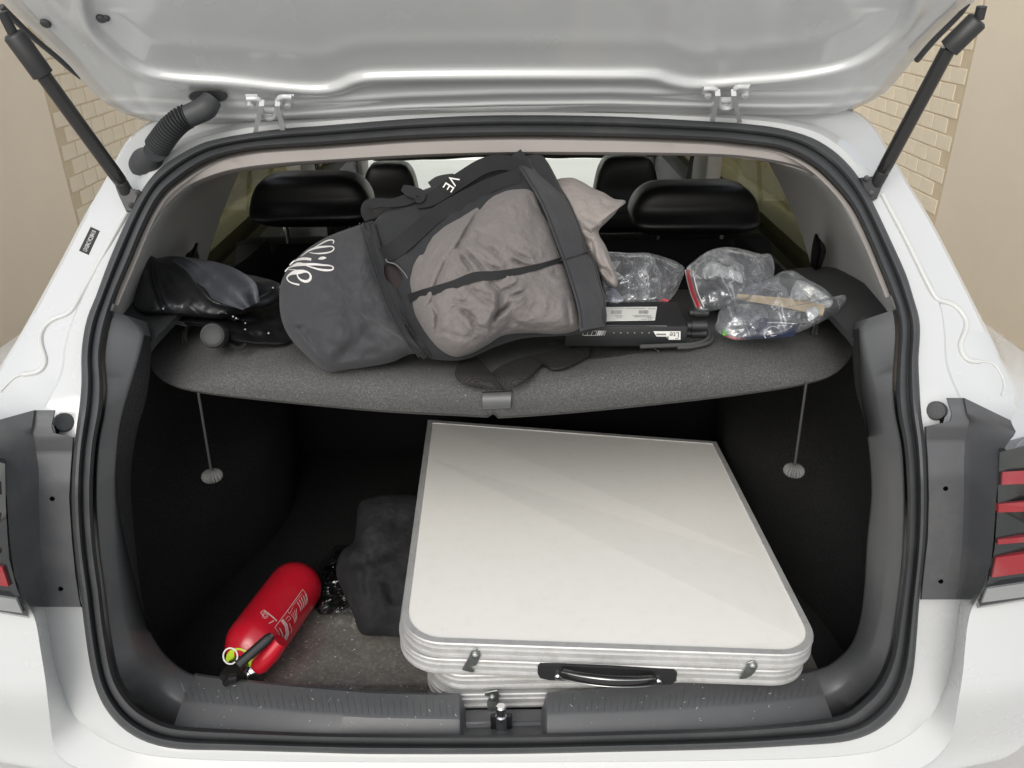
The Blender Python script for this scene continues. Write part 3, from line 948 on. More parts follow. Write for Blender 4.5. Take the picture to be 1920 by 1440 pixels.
# cabin sides: door trim below the belt line, pillars, window glass
for s in (-1, 1):
    obj('door_trim', *rbox((s * 0.665, 2.55, 0.70), (0.10, 2.0, 0.60), 0.02), MT['trim_top'], car)
    obj('door_panel', *rbox((s * 0.80, 2.55, 0.62), (0.12, 2.2, 0.80), 0.03), MT['paint'], car)
    obj('b_pillar', *rbox((s * 0.645, 2.62, 1.22), (0.05, 0.20, 0.50), 0.012), MT['pillar'], car)
    obj('a_pillar', *rbox((s * 0.625, 3.5, 1.15), (0.06, 0.16, 0.70), 0.012), MT['pillar'], car)
    obj('side_window', *rbox((s * 0.675, 2.60, 1.20), (0.004, 1.9, 0.42), 0.0), MT['glass_tint'], car)
    # front seat belt hanging at the b pillar
    P = [(s * 0.60, 2.52, 1.40), (s * 0.585, 2.53, 1.25), (s * 0.56, 2.50, 1.05), (s * 0.53, 2.48, 0.85)]
    P = catmull(P, 16)
    G = np.array([[p + np.array([0, d, 0]) for p in P] for d in (-0.024, 0.024)])
    obj('seat_belt', *sheet(G, 0.0015), MT['strap'], car)
# roof skin with headliner
ys = np.linspace(1.36, 3.5, 14); xs_ = np.linspace(-0.62, 0.62, 18)
G = np.array([[(x * np.interp(y, [1.36, 2.0], [0.66, 1.0]), y, 1.475 + 0.05 * math.sin((y - 1.28) / 2.22 * math.pi) - 0.10 * (x / 0.62) ** 2 * 0.4) for x in xs_] for y in ys])
obj('headliner', *grid(G - np.array([0, 0, 0.02])), MT['beige'], car)
obj('roof', *grid(G + np.array([0, 0, 0.012])), MT['paint'], car)
# rear belt retractor straps on the pillar trims
def belt_fin(pts, X):
    A = catmull(pts[0], 10); B = catmull(pts[1], 10)
    G = np.array([[at_X(*q, X) for q in A], [at_X(*q, X - math.copysign(0.02, X)) for q in (A + B) / 2], [at_X(*q, X) for q in B]])
    obj('belt_guide', *sheet(G, 0.004), MT['black_cloth'], car)
belt_fin(([(1528, 438), (1522, 465), (1519, 500), (1516, 535)], [(1530, 440), (1547, 460), (1548, 478), (1524, 540)]), 0.565)
belt_fin(([(369, 455), (360, 468), (348, 478), (350, 492)], [(371, 457), (370, 470), (374, 482), (372, 498)]), -0.565)
# windscreen, dash and dark sun strip under the header
obj('windscreen', *sheet(np.array([[(-0.66, 4.1, 0.62), (0.66, 4.1, 0.62)], [(-0.62, 3.35, 1.46), (0.62, 3.35, 1.46)]]), 0.005), MT['glass_front'], car, smooth=False)
obj('dashboard', *rbox((0, 3.55, 0.50), (1.3, 0.6, 0.34), 0.06), MT['trim_top'], car)
A = catmull([(700, 288), (800, 285), (960, 281), (1100, 282), (1232, 284)], 40)
B = A.copy(); B[:, 1] = np.interp(A[:, 0], [700, 780, 860, 930, 1000, 1100, 1232], [302, 301, 297, 294, 296, 297, 294]) + 0.8 * np.sin(A[:, 0] * 0.4)
obj('sun_visor', *sheet(np.array([[at_Y(*q, 3.0) for q in A], [at_Y(*q, 3.0) for q in B]]), 0.012), MT['trim_top'], car)
for px, py in ((848, 292), (1037, 300)):      # mirror stalk and sticker seen against the glass
    pass

# -------- sealant beads on the pillars
def bead(pts, r0, n=70):
    P = catmull(pts, n)
    Q = np.array([cast(body_bvh, q[0], q[1], 0.0005, 1.12) for q in P])
    for _ in range(3):
        Q[1:-1] = (Q[:-2] + 2 * Q[1:-1] + Q[2:]) / 4
    obj('sealant_bead', *tube(Q, r0, 10), MT['paint_edge'], car)
bead([(237, 399), (203, 461), (175, 511), (150, 555), (131, 586), (103, 597), (84, 611), (75, 633), (80, 658), (86, 677), (78, 694), (62, 700), (44, 702)], 0.0036)
bead([(1654, 365), (1700, 452), (1752, 556), (1772, 565), (1795, 577), (1812, 602), (1810, 622), (1800, 645), (1805, 665), (1817, 677), (1836, 678)], 0.0036)
bead([(44, 702), (28, 707), (12, 722), (0, 735)], 0.0016, 16)
bead([(1836, 678), (1860, 680), (1876, 700), (1884, 725), (1878, 742)], 0.0016, 20)

# -------- number sticker on the left pillar
q = [cast(body_bvh, *p, 0.0006, 1.12) for p in ((170, 425), (187, 433), (166, 478), (148, 470))]
stk = obj('number_sticker', *slab(np.array(q), 0.0006, np.cross(q[1] - q[0], q[3] - q[0]) * -1), MT['blackplast'], car, smooth=False)
c = np.mean(q, 0) + (CAM - np.mean(q, 0)) * 0.0012
ux = (q[1] + q[0]) / 2 - (q[2] + q[3]) / 2; Lx = np.linalg.norm(ux); ux /= Lx
uy = (q[0] + q[3]) / 2 - (q[1] + q[2]) / 2; Ly = np.linalg.norm(uy); uy /= Ly
V, F = fit_text('LSVUB4C19C2084118', c, ux, uy, Lx * 0.84, Ly * 0.42)
obj('lettering', V, F, MT['print_white'], stk, smooth=False)

# -------- rubber buffers
for (px, py), tilt in (((119, 792), -0.25), ((1757, 770), 0.25)):
    c = cast(body_bvh, px, py, -0.004, 1.0)
    ax_ = (CAM - c); ax_[0] += -tilt * 0.6; ax_ /= np.linalg.norm(ax_)
    obj('rubber_buffer', *lathe([(-0.004, 0.0122), (0.009, 0.0122), (0.0112, 0.0108), (0.0115, 0.008), (0.0112, 0.0)], c, ax_, 26), MT['rubber'], car)

# -------- black trims round the tail lamps
def lamp_trim(rows, s, dyo=0, dym=0):
    """rows: (y, x at the seal, x of the fold, x at the lamp, proud)"""
    Y = np.array([r_[0] for r_ in rows], float)
    yy = np.unique(np.concatenate([Y, np.linspace(Y[0], Y[-1], 40)]))
    cols = [np.interp(yy, Y, [r_[k] for r_ in rows]) for k in (1, 2, 3)]
    pr = np.interp(yy, Y, [r_[4] for r_ in rows])
    G = []
    for k in range(9):
        row = []
        for i, y in enumerate(yy):
            sI, sM, sO = cols[0][i], cols[1][i], cols[2][i]
            if k <= 4:
                f = [0, 0.04, 0.5, 0.9, 1.0][k]
                x = sI + (sM - sI) * f
                o_ = [-0.001, -0.006, -0.007, -0.008, -0.014][k] - pr[i]
            else:
                f = [0, 0.15, 0.5, 0.9, 1.0][k - 4]
                x = sM + (sO - sM) * f
                o_ = -0.014 - pr[i] * (1 - f) - 0.058 * f
            row.append(rear(x, y + (dyo * (f if k > 4 else 0.0) + dym * (f if k <= 4 else 1.0)) * (1 - float(smooth01(y, Y[0], Y[0] + 100))), o_))
        G.append(row)
    V, F = grid(np.array(G))
    return obj('lamp_trim', V, F, MT['lamp_trim'], car, sharp=40), bvh_of(V, F)
lt, lb = lamp_trim([(769, 104, 64, -30, 0.016), (798, 98, 60, -30, 0.016), (812, 102, 56, -26, 0.014), (820, 140, 56, -24, 0.012), (846, 138, 60, -14, 0.0), (880, 135, 66, 4, 0), (934, 132, 66, 13, 0), (1010, 137, 68, 18, 0), (1080, 144, 74, 27, 0), (1120, 150, 82, 44, 0), (1138, 154, 87, 60, 0)], -1, 26, 0)
rt, rb_ = lamp_trim([(746, 1774, 1808, 1895, 0.016), (776, 1784, 1814, 1905, 0.016), (790, 1780, 1822, 1902, 0.014), (800, 1733, 1824, 1900, 0.012), (826, 1734, 1818, 1890, 0.0), (860, 1737, 1815, 1876, 0), (934, 1739, 1815, 1868, 0), (1010, 1737, 1812, 1863, 0), (1060, 1731, 1808, 1858, 0), (1100, 1727, 1804, 1840, 0), (1124, 1725, 1799, 1822, 0)], 1, 42, 0)
for tr_, bv, pts in ((lt, lb, ((98, 935), (114, 1104))), (rt, rb_, ((1773, 916), (1764, 1090)))):
    for p in pts:
        c = cast(bv, p[0], p[1], 0.0014, 1.0)
        obj('screw_hole', *lathe([(-0.002, 0.0030), (0.0003, 0.0030), (0.0004, 0.0)], c, CAM - c, 14), MT['hole'], tr_)

# -------- tail lamps
def lamp(outline, reds, clear, s):
    P = poly_resample(outline + outline[:1], 60)[:-1]
    V = [rear(x, y, -0.068) for x, y in P]
    k = len(V)
    C = np.mean(P, 0)
    V2 = [rear(*(p + (C - p) * 0.04), -0.078) for p in P]
    Vb = [np.array(v) + np.array([s * 0.025, 0.02, 0]) for v in V]
    G = np.array([Vb, V, V2])
    Vv, Ff = grid(G, cv=True)
    Vv = list(map(tuple, Vv)) + [tuple(np.mean(V2, 0))]
    Ff += [[2 * k + i, 2 * k + (i + 1) % k, 3 * k] for i in range(k)]
    lo = obj('tail_lamp', Vv, Ff, MT['lens_black'], car, sharp=50)
    for poly, mt_, nm in [(r_, MT['lens_red'], 'red_lens') for r_ in reds] + [(clear, MT['lens_clear'], 'clear_lens')]:
        q = np.array([rear(x, y, -0.0805) for x, y in poly])
        n = np.cross(q[1] - q[0], q[3] - q[0])
        if np.dot(n, CAM - q[0]) < 0:
            n = -n
        obj(nm, *slab(q, 0.006, n), mt_, lo, smooth=False)
lamp([(1872, 842), (1925, 828), (2010, 840), (2040, 900), (2040, 1080), (2010, 1112), (1826, 1142), (1850, 1092), (1862, 1030), (1867, 960), (1868, 934)],
     [[(1880, 885), (1990, 878), (1990, 904), (1879, 909)], [(1873, 945), (1985, 936), (1985, 957), (1872, 961)], [(1872, 1012), (1980, 1001), (1980, 1012), (1871, 1021)], [(1868, 1046), (1980, 1030), (1980, 1066), (1860, 1083)]],
     [(1851, 1104), (1975, 1086), (1975, 1112), (1841, 1130)], 1)
lamp([(12, 864), (-30, 850), (-120, 862), (-150, 920), (-150, 1100), (-120, 1130), (60, 1160), (36, 1112), (20, 1050), (15, 980), (13, 934)],
     [[(-16, 905), (-100, 898), (-100, 924), (-14, 929)], [(-14, 965), (-100, 956), (-100, 977), (-12, 981)], [(-6, 1032), (-100, 1021), (-100, 1032), (-5, 1041)], [(4, 1064), (-100, 1050), (-100, 1086), (16, 1100)]],
     [(30, 1124), (-90, 1106), (-90, 1132), (42, 1150)], -1)

# -------- tailgate, raised
TG0 = at_Y(940, 208, 1.262)
dirs = np.array([0, -0.72, 0.69]); dirs /= np.linalg.norm(dirs)
TGN = np.cross(np.array([1.0, 0, 0]), dirs)          # faces down and to the camera
if np.dot(TGN, CAM - TG0) < 0:
    TGN = -TGN
def tg(px, py, h=0.0):
    return plane_hit(px, py, TG0 + TGN * h, TGN)
edgeL = [(268, 227), (204, 197), (153, 150), (112, 105), (60, 55), (10, 5), (-60, -80), (-110, -170)]
edgeR = [(1596, 208), (1657, 175), (1707, 120), (1740, 82), (1785, 40), (1825, 4), (1890, -80), (1935, -170)]
botX = [268, 365, 470, 600, 760, 940, 1140, 1320, 1475, 1570, 1596]
botY = [227, 234, 236, 228, 217, 211, 209, 214, 216, 214, 208]
nv, nu = 110, 220
EL = catmull(edgeL, nv); ER = catmull(edgeR, nv)
ridge_line = catmull([(150, -60), (165, 40), (205, 90), (262, 132), (330, 146), (420, 152), (520, 163), (600, 168), (640, 160), (675, 146), (760, 142), (940, 140), (1140, 140), (1225, 141), (1262, 152), (1310, 158), (1400, 152), (1500, 143), (1590, 124), (1650, 92), (1700, 40), (1735, -60)], 160)
G, hmap = [], []
PXs = []
for i in range(nv):
    vv = i / (nv - 1)
    for j in range(nu):
        u = j / (nu - 1)
        x = EL[i, 0] * (1 - u) + ER[i, 0] * u
        ystr = EL[i, 1] * (1 - u) + ER[i, 1] * u
        yb = np.interp(EL[0, 0] * (1 - u) + ER[0, 0] * u, botX, botY)
        ystr0 = EL[0, 1] * (1 - u) + ER[0, 1] * u
        y = ystr + (yb - ystr0) * (1 - vv) ** 3
        PXs.append((x, y))
PXs = np.array(PXs)
yr = np.interp(PXs[:, 0], ridge_line[np.argsort(ridge_line[:, 0]), 0], ridge_line[np.argsort(ridge_line[:, 0]), 1])
dR = seg_dist(PXs, ridge_line[::2])
poly = np.vstack([ridge_line])
inside = (PXs[:, 1] < yr) & (PXs[:, 0] > 150) & (PXs[:, 0] < 1735)
sd_ = np.where(inside, dR, -dR)
h = 0.007 * np.exp(-((sd_ + 7) / 9) ** 2)                    # raised bead along the panel edge
h += -0.005 * smooth01(sd_, 0, 16)                             # sunken panel above it
h += 0.0012 * np.exp(-((sd_ - 62) / 16) ** 2) * (PXs[:, 1] > 20)
# second step parallel to the lower edge
yb = np.interp(PXs[:, 0], botX, botY)
db = yb - PXs[:, 1]
h += 0.006 * np.exp(-((db - 14) / 5) ** 2) - 0.005 * smooth01(26 - db, 0, 26) + 0.004 * np.exp(-((db - 36) / 6) ** 2)
u_ = np.tile(np.linspace(0, 1, nu), nv)
edge = np.minimum(u_, 1 - u_)
h += -0.02 * (1 - smooth01(edge, 0.0, 0.02)) - 0.008 * (1 - smooth01(edge, 0.03, 0.055))
hg_ = h.reshape(nv, nu)
for _ in range(1):
    hg_[1:-1, 1:-1] = (hg_[:-2, 1:-1] + hg_[2:, 1:-1] + hg_[1:-1, :-2] + hg_[1:-1, 2:] + 2 * hg_[1:-1, 1:-1]) / 6
h = hg_.ravel()
P = np.array([tg(q[0], q[1], hh) for q, hh in zip(PXs, h)]).reshape(nv, nu, 3)
V1, F1 = grid(P)
tailgate = obj('tailgate', V1, F1, MT['paint'], car, sharp=60)
tg_bvh = bvh_of(V1, F1)
Po = np.array([tg(q[0], q[1], -0.05) for q in PXs]).reshape(nv, nu, 3)[::4, ::4]
obj('outer_skin', *sheet(Po, 0.004), MT['paint'], tailgate)
# rubber strips along the tailgate edges
for pts in ([(2, 12), (60, 68), (112, 112), (150, 148)], [(1719, 113), (1750, 77), (1785, 42), (1818, 8)]):
    Q = np.array([tg(*q, -0.004) for q in catmull(pts, 14)])
    obj('edge_strip', *tube(Q, np.interp(np.linspace(0, 1, 14), [0, .85, 1], [0.0042, 0.0034, 0.001]), 8), MT['rubber'], tailgate)
for px, py, r_ in ((86, 42, 0.0066), (190, 33, 0.0062), (200, 32, 0.004)):
    c = cast(tg_bvh, px, py, 0.0, 1.0)
    obj('plug', *lathe([(-0.002, r_), (0.003, r_), (0.0045, r_ * 0.8), (0.005, 0)], c, TGN, 18), MT['rubber'], tailgate)
# hinges
def hinge(cx, cy, k):
    h0 = bpy.data.objects.new('hinge', None)
    # gooseneck bracket: a bent strap bolted at two ears to the tailgate
    path = [(cx - 42 * k, cy - 8), (cx - 24 * k, cy - 8), (cx - 17 * k, cy - 2), (cx - 13 * k, cy + 20), (cx - 6 * k, cy + 28), (cx + 6 * k, cy + 28), (cx + 13 * k, cy + 20), (cx + 16 * k, cy - 4), (cx + 23 * k, cy - 11), (cx + 42 * k, cy - 11)]
    Pp = catmull(path, 46)
    Q = np.array([tg(q[0], q[1], 0.030) for q in Pp])
    hg = obj('hinge', *tube(Q, 0.0036, 10), MT['paint'], tailgate)
    for ex in (-34, 35):
        e4 = np.array([tg(cx + (ex + dx) * k, cy - 9 + dy, 0.027) for dx, dy in ((-11, -3), (11, -3), (11, 12), (-11, 12))])
        obj('ear', *slab(e4, 0.004, TGN), MT['paint'], hg, smooth=False)
    for ex in (-34, 35):
        c = tg(cx + ex * k, cy - 2, 0.024)
        obj('bolt', *lathe([(0, 0.0078), (0.002, 0.0078), (0.002, 0.0058), (0.008, 0.0055), (0.009, 0.004)], c, TGN + np.array([0, -0.3, -0.35]), 12), MT['paint'], hg)
    for sx in (-1, 1):
        pts = [(cx + sx * 15 * k, cy + 6), (cx + sx * 17 * k, cy + 18), (cx + sx * 21 * k, cy + 32), (cx + sx * 26 * k, cy + 56)]
        n_ = 12
        pp = catmull(pts, n_)
        a3 = tg(*pts[0], 0.04); b3 = rear(pts[-1][0], pts[-1][1], -0.004)
        ts = np.linspace(0, 1, n_)
        tA = np.dot(a3 - CAM, FW); tB = np.dot(b3 - CAM, FW)
        Q = np.array([at_t(q[0], q[1], tA + (tB - tA) * t) for q, t in zip(pp, ts)])
        G = np.array([Q, Q + np.array([0.006, 0, 0])])
        obj('hinge_arm', *sheet(np.array([Q - np.array([0.0035, 0, 0]), Q + np.array([0.0035, 0, 0])]), 0.010), MT['paint'], hg)
    # cross pin
    obj('pin', *tube([tg(cx - 10 * k, cy + 14, 0.02), tg(cx + 10 * k, cy + 14, 0.02)], 0.0045, 10), MT['paint'], hg)
hinge(505, 193, 1.0)
hinge(1361, 174, 1.0)

# wiring tube from body to tailgate
a3 = tg(392, 182, 0.01)
b3 = cast(body_bvh, 277, 306, 0.006, 1.2)
tA, tB = np.dot(a3 - CAM, FW), np.dot(b3 - CAM, FW)
pp = catmull([(398, 186), (384, 203), (362, 214), (340, 224), (318, 244), (300, 268), (287, 288), (280, 300)], 60)
ts = np.linspace(0, 1, 60)
Q = np.array([at_t(q[0], q[1], tA - 0.02 * math.sin(math.pi * t) + (tB - tA) * t) for q, t in zip(pp, ts)])
i0, i1 = 20, 50
mt_ = MT['rubber']
rr = np.concatenate([np.interp(np.linspace(0, 1, i0), [0, .35, 1], [0.014, 0.0165, 0.0155])])
wt = obj('wiring_tube', *tube(Q[:i0 + 1], np.append(rr, 0.0155), 22), mt_, car, sharp=60)
fine = catmull(Q[i0:i1 + 1], 320)
s_ = np.linspace(0, 1, 320)
obj('corrugation', *tube(fine, 0.0142 + 0.0032 * (np.sin(s_ * 2 * math.pi * 17)) + 0.001 * s_, 22), mt_, wt, sharp=60)
bn = CAM - b3; bn[0] -= 0.0; bn /= np.linalg.norm(bn)
obj('base_cone', *lathe([(-0.012, 0.0235), (0.002, 0.0235), (0.006, 0.0225), (0.014, 0.0185), (0.022, 0.0158), (0.034, 0.0150)], b3, (Q[46] - b3) / np.linalg.norm(Q[46] - b3) + 0.7 * bn, 26), mt_, wt, sharp=60)
Gd = []
for hh, sc in ((-0.004, 1), (0.006, 1), (0.009, 0.93), (0.009, 0.3)):
    Gd.append([tg(390 + 37 * sc * math.copysign(abs(math.cos(t)) ** 0.7, math.cos(t)), 181 + 11.5 * sc * math.sin(t), hh) for t in np.linspace(0, 2 * math.pi, 36, endpoint=False)])
V, F = grid(np.array(Gd), cv=True)
F.append([3 * 36 + i for i in range(36)])
obj('flange', V, F, mt_, wt)

# gas struts
def strut(bot, j0, j1, j2, top, s):
    b3 = cast(body_bvh, *bot, 0.012, 1.15)
    t3 = tg(*top, 0.02)
    tB, tT = np.dot(b3 - CAM, FW), np.dot(t3 - CAM, FW)
    L2 = np.hypot(top[0] - bot[0], top[1] - bot[1])
    def P(q):
        f = np.hypot(q[0] - bot[0], q[1] - bot[1]) / L2
        t = 1 / ((1 - f) / tB + f / tT)
        return at_t(*q, t)
    ax_ = P(j1) - P(j0)
    root = obj('gas_strut', *tube([P(j0) - ax_ * 0.02, P(j0), P(j0) * 0.9 + P(j1) * 0.1, P(j1)], [0.0075, 0.0094, 0.0096, 0.0096], 20), MT['gloss_black'], car, sharp=60)
    obj('sleeve', *tube([P(j1), P(j1) * 0.97 + P(j2) * 0.03, P(j1) * 0.06 + P(j2) * 0.94, P(j2)], [0.0096, 0.0134, 0.0134, 0.0104], 22), MT['blackplast'], root, sharp=60)
    obj('rod', *tube([P(j2), P(top)], 0.0062, 14), MT['blackplast'], root)
    obj('socket', *tube([P(bot) , P(bot) * 0.75 + P(j0) * 0.25, P(bot) * 0.1 + P(j0) * 0.9, P(j0)], [0.0075, 0.0092, 0.0092, 0.007], 16), MT['blackplast'], root)
    # mounting bracket on the pillar
    pts = [(bot[0] + s * 24, bot[1] - 30), (bot[0] + s * 22, bot[1] - 22), (bot[0] + s * 2, bot[1] + 24), (bot[0] - s * 8, bot[1] + 20), (bot[0] - s * 26, bot[1] - 26), (bot[0] - s * 2, bot[1] - 20)]
    if s > 0:
        pts = [(1665, 322), (1660, 336), (1645, 372), (1632, 376), (1612, 333), (1640, 330)]
    else:
        pts = [(216, 350), (222, 366), (236, 396), (246, 398), (262, 358), (244, 352)]
    q = np.array([at_t(*p, 1.156) for p in pts])
    n = np.cross(q[2] - q[0], q[4] - q[0])
    if np.dot(n, CAM - q[0]) < 0:
        n = -n
    br = obj('bracket', *slab(q + (CAM - q) * 0.012, 0.016, n, 0.001), MT['blackplast'], root)
    for p in (((1625, 334), (1633, 362)) if s > 0 else ((259, 361), (246, 385))):
        c = at_t(*p, 1.139)
        obj('screw', *lathe([(-0.004, 0.0042), (0.002, 0.0040), (0.0025, 0.0015)], c, CAM - c, 12), MT['blackplast'], br)
strut((241, 366), (226, 340), (82, 142), (24, 62), (4, 22), -1)
strut((1641, 348), (1656, 320), (1778, 92), (1835, 36), (1841, 12), 1)
# ================================================================== PARCEL SHELF
E_ = catmull([(340, 588), (302, 608), (283, 627), (279, 660), (287, 695), (312, 717), (362, 732), (480, 747), (700, 768), (860, 777), (922, 780), (940, 781), (1080, 771), (1289, 750), (1424, 733), (1517, 717), (1567, 699), (1596, 667), (1602, 630), (1592, 605), (1560, 578)], 150)
SC = np.array([940.0, 600.0])
ZS = 1.15
def srow(f, z):
    return np.array([at_z(*(q + (SC - q) * f), z) for q in E_])
nb = len(E_)
back = np.array([(x, 1.66, 1.02) for x in np.linspace(-0.52, 0.52, nb)])
fr_ = [0.0, 0.015, 0.04, 0.08, 0.13, 0.19, 0.26, 0.34, 0.42]
front = [srow(f, ZS - 0.048 * (1 - f / 0.42) ** 1.7) for f in fr_]
for i in range(nb):                 # small tear in the middle of the lip
    if abs(E_[i, 0] - 926) < 6:
        front[0][i] += np.array([0, 0.012, 0]); front[1][i] += np.array([0, 0.006, 0])
r4 = front[-1]
Gs_ = front + [r4 * (1 - s) + back * s for s in (0.25, 0.5, 0.75, 1.0)]
under = [back + np.array([0, 0, -0.018]), r4 + np.array([0, 0, -0.024]), front[3] + np.array([0, 0.012, -0.016]), front[0] + np.array([0, 0.006, -0.006]), front[0] + np.array([0, 0.001, -0.001])]
V, F = grid(np.array(Gs_ + under), cu=False)
shelf = thing('parcel_shelf', (0, 1.3, 1.13), 'grey felt parcel shelf with curved front lip holding the bags above the boot', 'shelf')
obj('panel', V, F, MT['shelf'], shelf, sharp=60)
shelf_bvh = bvh_of(V, F)
# pull tab
q = np.array([cast(shelf_bvh, *p, 0.001) for p in ((905, 736), (959, 733), (957, 764), (905, 766))])
n = np.cross(q[1] - q[0], q[3] - q[0]); n = n if np.dot(n, CAM - q[0]) > 0 else -n
n /= np.linalg.norm(n)
rows = []
for s in np.linspace(0, 1, 9):
    a, b = q[0] * (1 - s) + q[3] * s, q[1] * (1 - s) + q[2] * s
    lift = 0.003 + 0.007 * math.sin(math.pi * s) ** 0.6
    rows.append([a * (1 - u) + b * u + n * lift for u in np.linspace(0, 1, 8)])
obj('pull_tab', *sheet(np.array(rows), 0.003), MT['trim'], shelf, sharp=40)
obj('tab_base', *slab(q + (q - q.mean(0)) * 0.06 + n * 0.003, 0.003, n), MT['trim_top'], shelf, smooth=False)
# loop cords knotted through the shelf, and the cords hanging under it
def loop_cord(pts, knot):
    P = catmull(pts, 40)
    Q = np.array([cast(shelf_bvh, q[0], q[1], 0.006 + 0.030 * math.sin(math.pi * k / 39)) for k, q in enumerate(P)])
    lc = obj('cord_loop', *tube(Q, 0.0019, 8), MT['tassel'], shelf)
    K = np.array([cast(shelf_bvh, *p, 0.004) for p in knot])
    obj('ferrule', *tube(catmull(K, 8), [0.0034, 0.0036, 0.0036, 0.0034, 0.0036, 0.0036, 0.0034, 0.0028], 10), MT['blackplast'], lc)
loop_cord([(347, 640), (348, 620), (352, 606), (360, 600), (362, 605), (354, 612), (350, 622), (349, 640)], [(347, 622), (346, 632), (345, 645)])
loop_cord([(1523, 628), (1528, 608), (1528, 594), (1534, 588), (1542, 590), (1540, 598), (1533, 606), (1531, 626)], [(1529, 604), (1526, 618), (1523, 629)])
def pull_cord(px0, py0, px1, py1, Yc, lab):
    a, b = at_Y(px0, py0, Yc), at_Y(px1, py1, Yc + 0.04)
    c = obj('hanging_cord', *tube([a, a * 0.5 + b * 0.5, b], 0.0019, 8), MT['cord'], shelf)
    # ribbed rubber knob like a small pumpkin
    G = []
    for i in range(11):
        v = -math.pi / 2 + math.pi * i / 10
        row = []
        for j in range(72):
            u = 2 * math.pi * j / 72
            rr = 0.0148 * math.cos(v) ** 0.7 * (1 + 0.10 * math.cos(18 * u)) if i not in (0, 10) else 0.0018
            row.append(b + np.array([rr * math.cos(u), rr * math.sin(u), 0.0095 * math.sin(v) - 0.008]))
        G.append(row)
    V, F = grid(np.array(G), cv=True)
    obj('knob', V, F, MT['tassel'], c, sharp=30)
pull_cord(372, 738, 396, 884, 1.03, 'l')
pull_cord(1512, 716, 1490, 874, 1.03, 'r')

def on_shelf_t(py):
    d = ray(940, py)
    return (ZS - CAM[2]) / d[2]

# ================================================================== BIG BAG ON THE SHELF
TB = lambda px, py: float(np.interp(py, [285, 700], [1.215, 1.092]))
bag = thing('tote_bag', (0.0, 1.12, 1.152), 'big charcoal nylon bag lying on the shelf with white script lettering on its end pocket', 'bag')
body_out = [(694, 436), (720, 398), (770, 366), (850, 335), (930, 305), (985, 292), (1018, 292), (1058, 365), (1098, 462), (1130, 552), (1133, 610), (1070, 628), (985, 634), (930, 650), (880, 672), (840, 676), (792, 664), (752, 600), (715, 510)]
V, F = inflate(body_out, TB, 0.062, 0.10, 150, 26, p=2.6, nz=0.006, nsc=0.02, seed=2)
obj('body', V, F, MT['bag_dark'], bag, sharp=80)
pocket_out = [(524, 548), (530, 522), (545, 498), (572, 470), (610, 446), (650, 430), (692, 419), (704, 440), (716, 490), (735, 545), (752, 590), (772, 630), (800, 664), (770, 664), (735, 679), (690, 688), (650, 693), (620, 698), (600, 690), (580, 672), (556, 648), (537, 622), (526, 590)]
pcre = [([(560, 610), (590, 650), (612, 690)], 6, 0.004), ([(540, 612), (552, 616), (570, 612)], 3, 0.004), ([(690, 625), (660, 650), (620, 690)], 14, 0.006), ([(548, 520), (570, 560), (600, 590)], 30, 0.004), ([(640, 600), (700, 620), (760, 650)], 18, 0.005)]
V, F = inflate(pocket_out, TB, 0.068, 0.07, 200, 44, p=2.6, creases=[(c_[0], c_[1], c_[2] * 1.6) for c_ in pcre] + [([(530, 560), (580, 575), (640, 565)], 26, .006), ([(640, 450), (650, 520), (690, 600)], 30, .005), ([(600, 640), (660, 662), (730, 668)], 12, .006)], nz=0.007, nsc=0.018, seed=5)
obj('end_pocket', V, F, MT['bag'], bag, sharp=80)
pocket_bvh = bvh_of(V, F)

# script lettering printed on the pocket
L0, LS = np.array([500.0, 420.0]), 220 / 1920
strokes = [
    ([(1085, 322), (1098, 285), (1075, 262), (1010, 266), (930, 300), (850, 345), (790, 380)], [14, 22, 20, 22, 20, 16, 10]),
    ([(560, 530), (620, 485), (680, 440), (760, 405), (860, 380), (980, 368), (1070, 368), (1102, 395), (1075, 440), (1000, 468), (880, 482), (780, 480), (700, 465)], [8, 16, 26, 34, 34, 30, 20, 18, 22, 26, 22, 18, 10]),
    ([(375, 675), (420, 630), (480, 595), (560, 572), (640, 568), (730, 580)], [14, 26, 34, 42, 44, 42]),
    ([(845, 575), (880, 563), (930, 556), (975, 552)], [12, 48, 48, 14]),
    ([(300, 780), (340, 735), (400, 695), (480, 672), (560, 664), (680, 660), (800, 660), (920, 672), (1040, 682), (1092, 712), (1075, 748), (1010, 756), (920, 752), (840, 738), (740, 710), (640, 678)], [14, 26, 38, 46, 44, 40, 36, 34, 28, 20, 26, 36, 36, 28, 20, 12]),
    ([(440, 665), (500, 640), (560, 635), (590, 645)], [8, 14, 14, 10]),
    ([(350, 748), (430, 748), (520, 760)], [8, 12, 10]),
    ([(498, 812), (510, 860), (560, 915), (640, 940), (700, 915), (722, 860), (690, 800), (620, 775), (520, 785), (430, 800), (360, 840), (332, 885), (360, 935), (430, 970), (535, 995)], [16, 24, 36, 48, 44, 26, 30, 62, 78, 56, 28, 20, 20, 26, 26]),
]
mb = MB()
for pts, wd in strokes:
    a, b = stroke_px(L0 + np.array(pts) * LS, np.array(wd) * LS, 44)
    rows = []
    for f in (0.0, 0.33, 0.67, 1.0):
        rows.append([cast(pocket_bvh, *(p + (q - p) * f), 0.0012, 1.16) for p, q in zip(a, b)])
    mb.add(*grid(np.array(rows)))
pr = mb.build('script_lettering', MT['print_white'], bag, smooth=False)

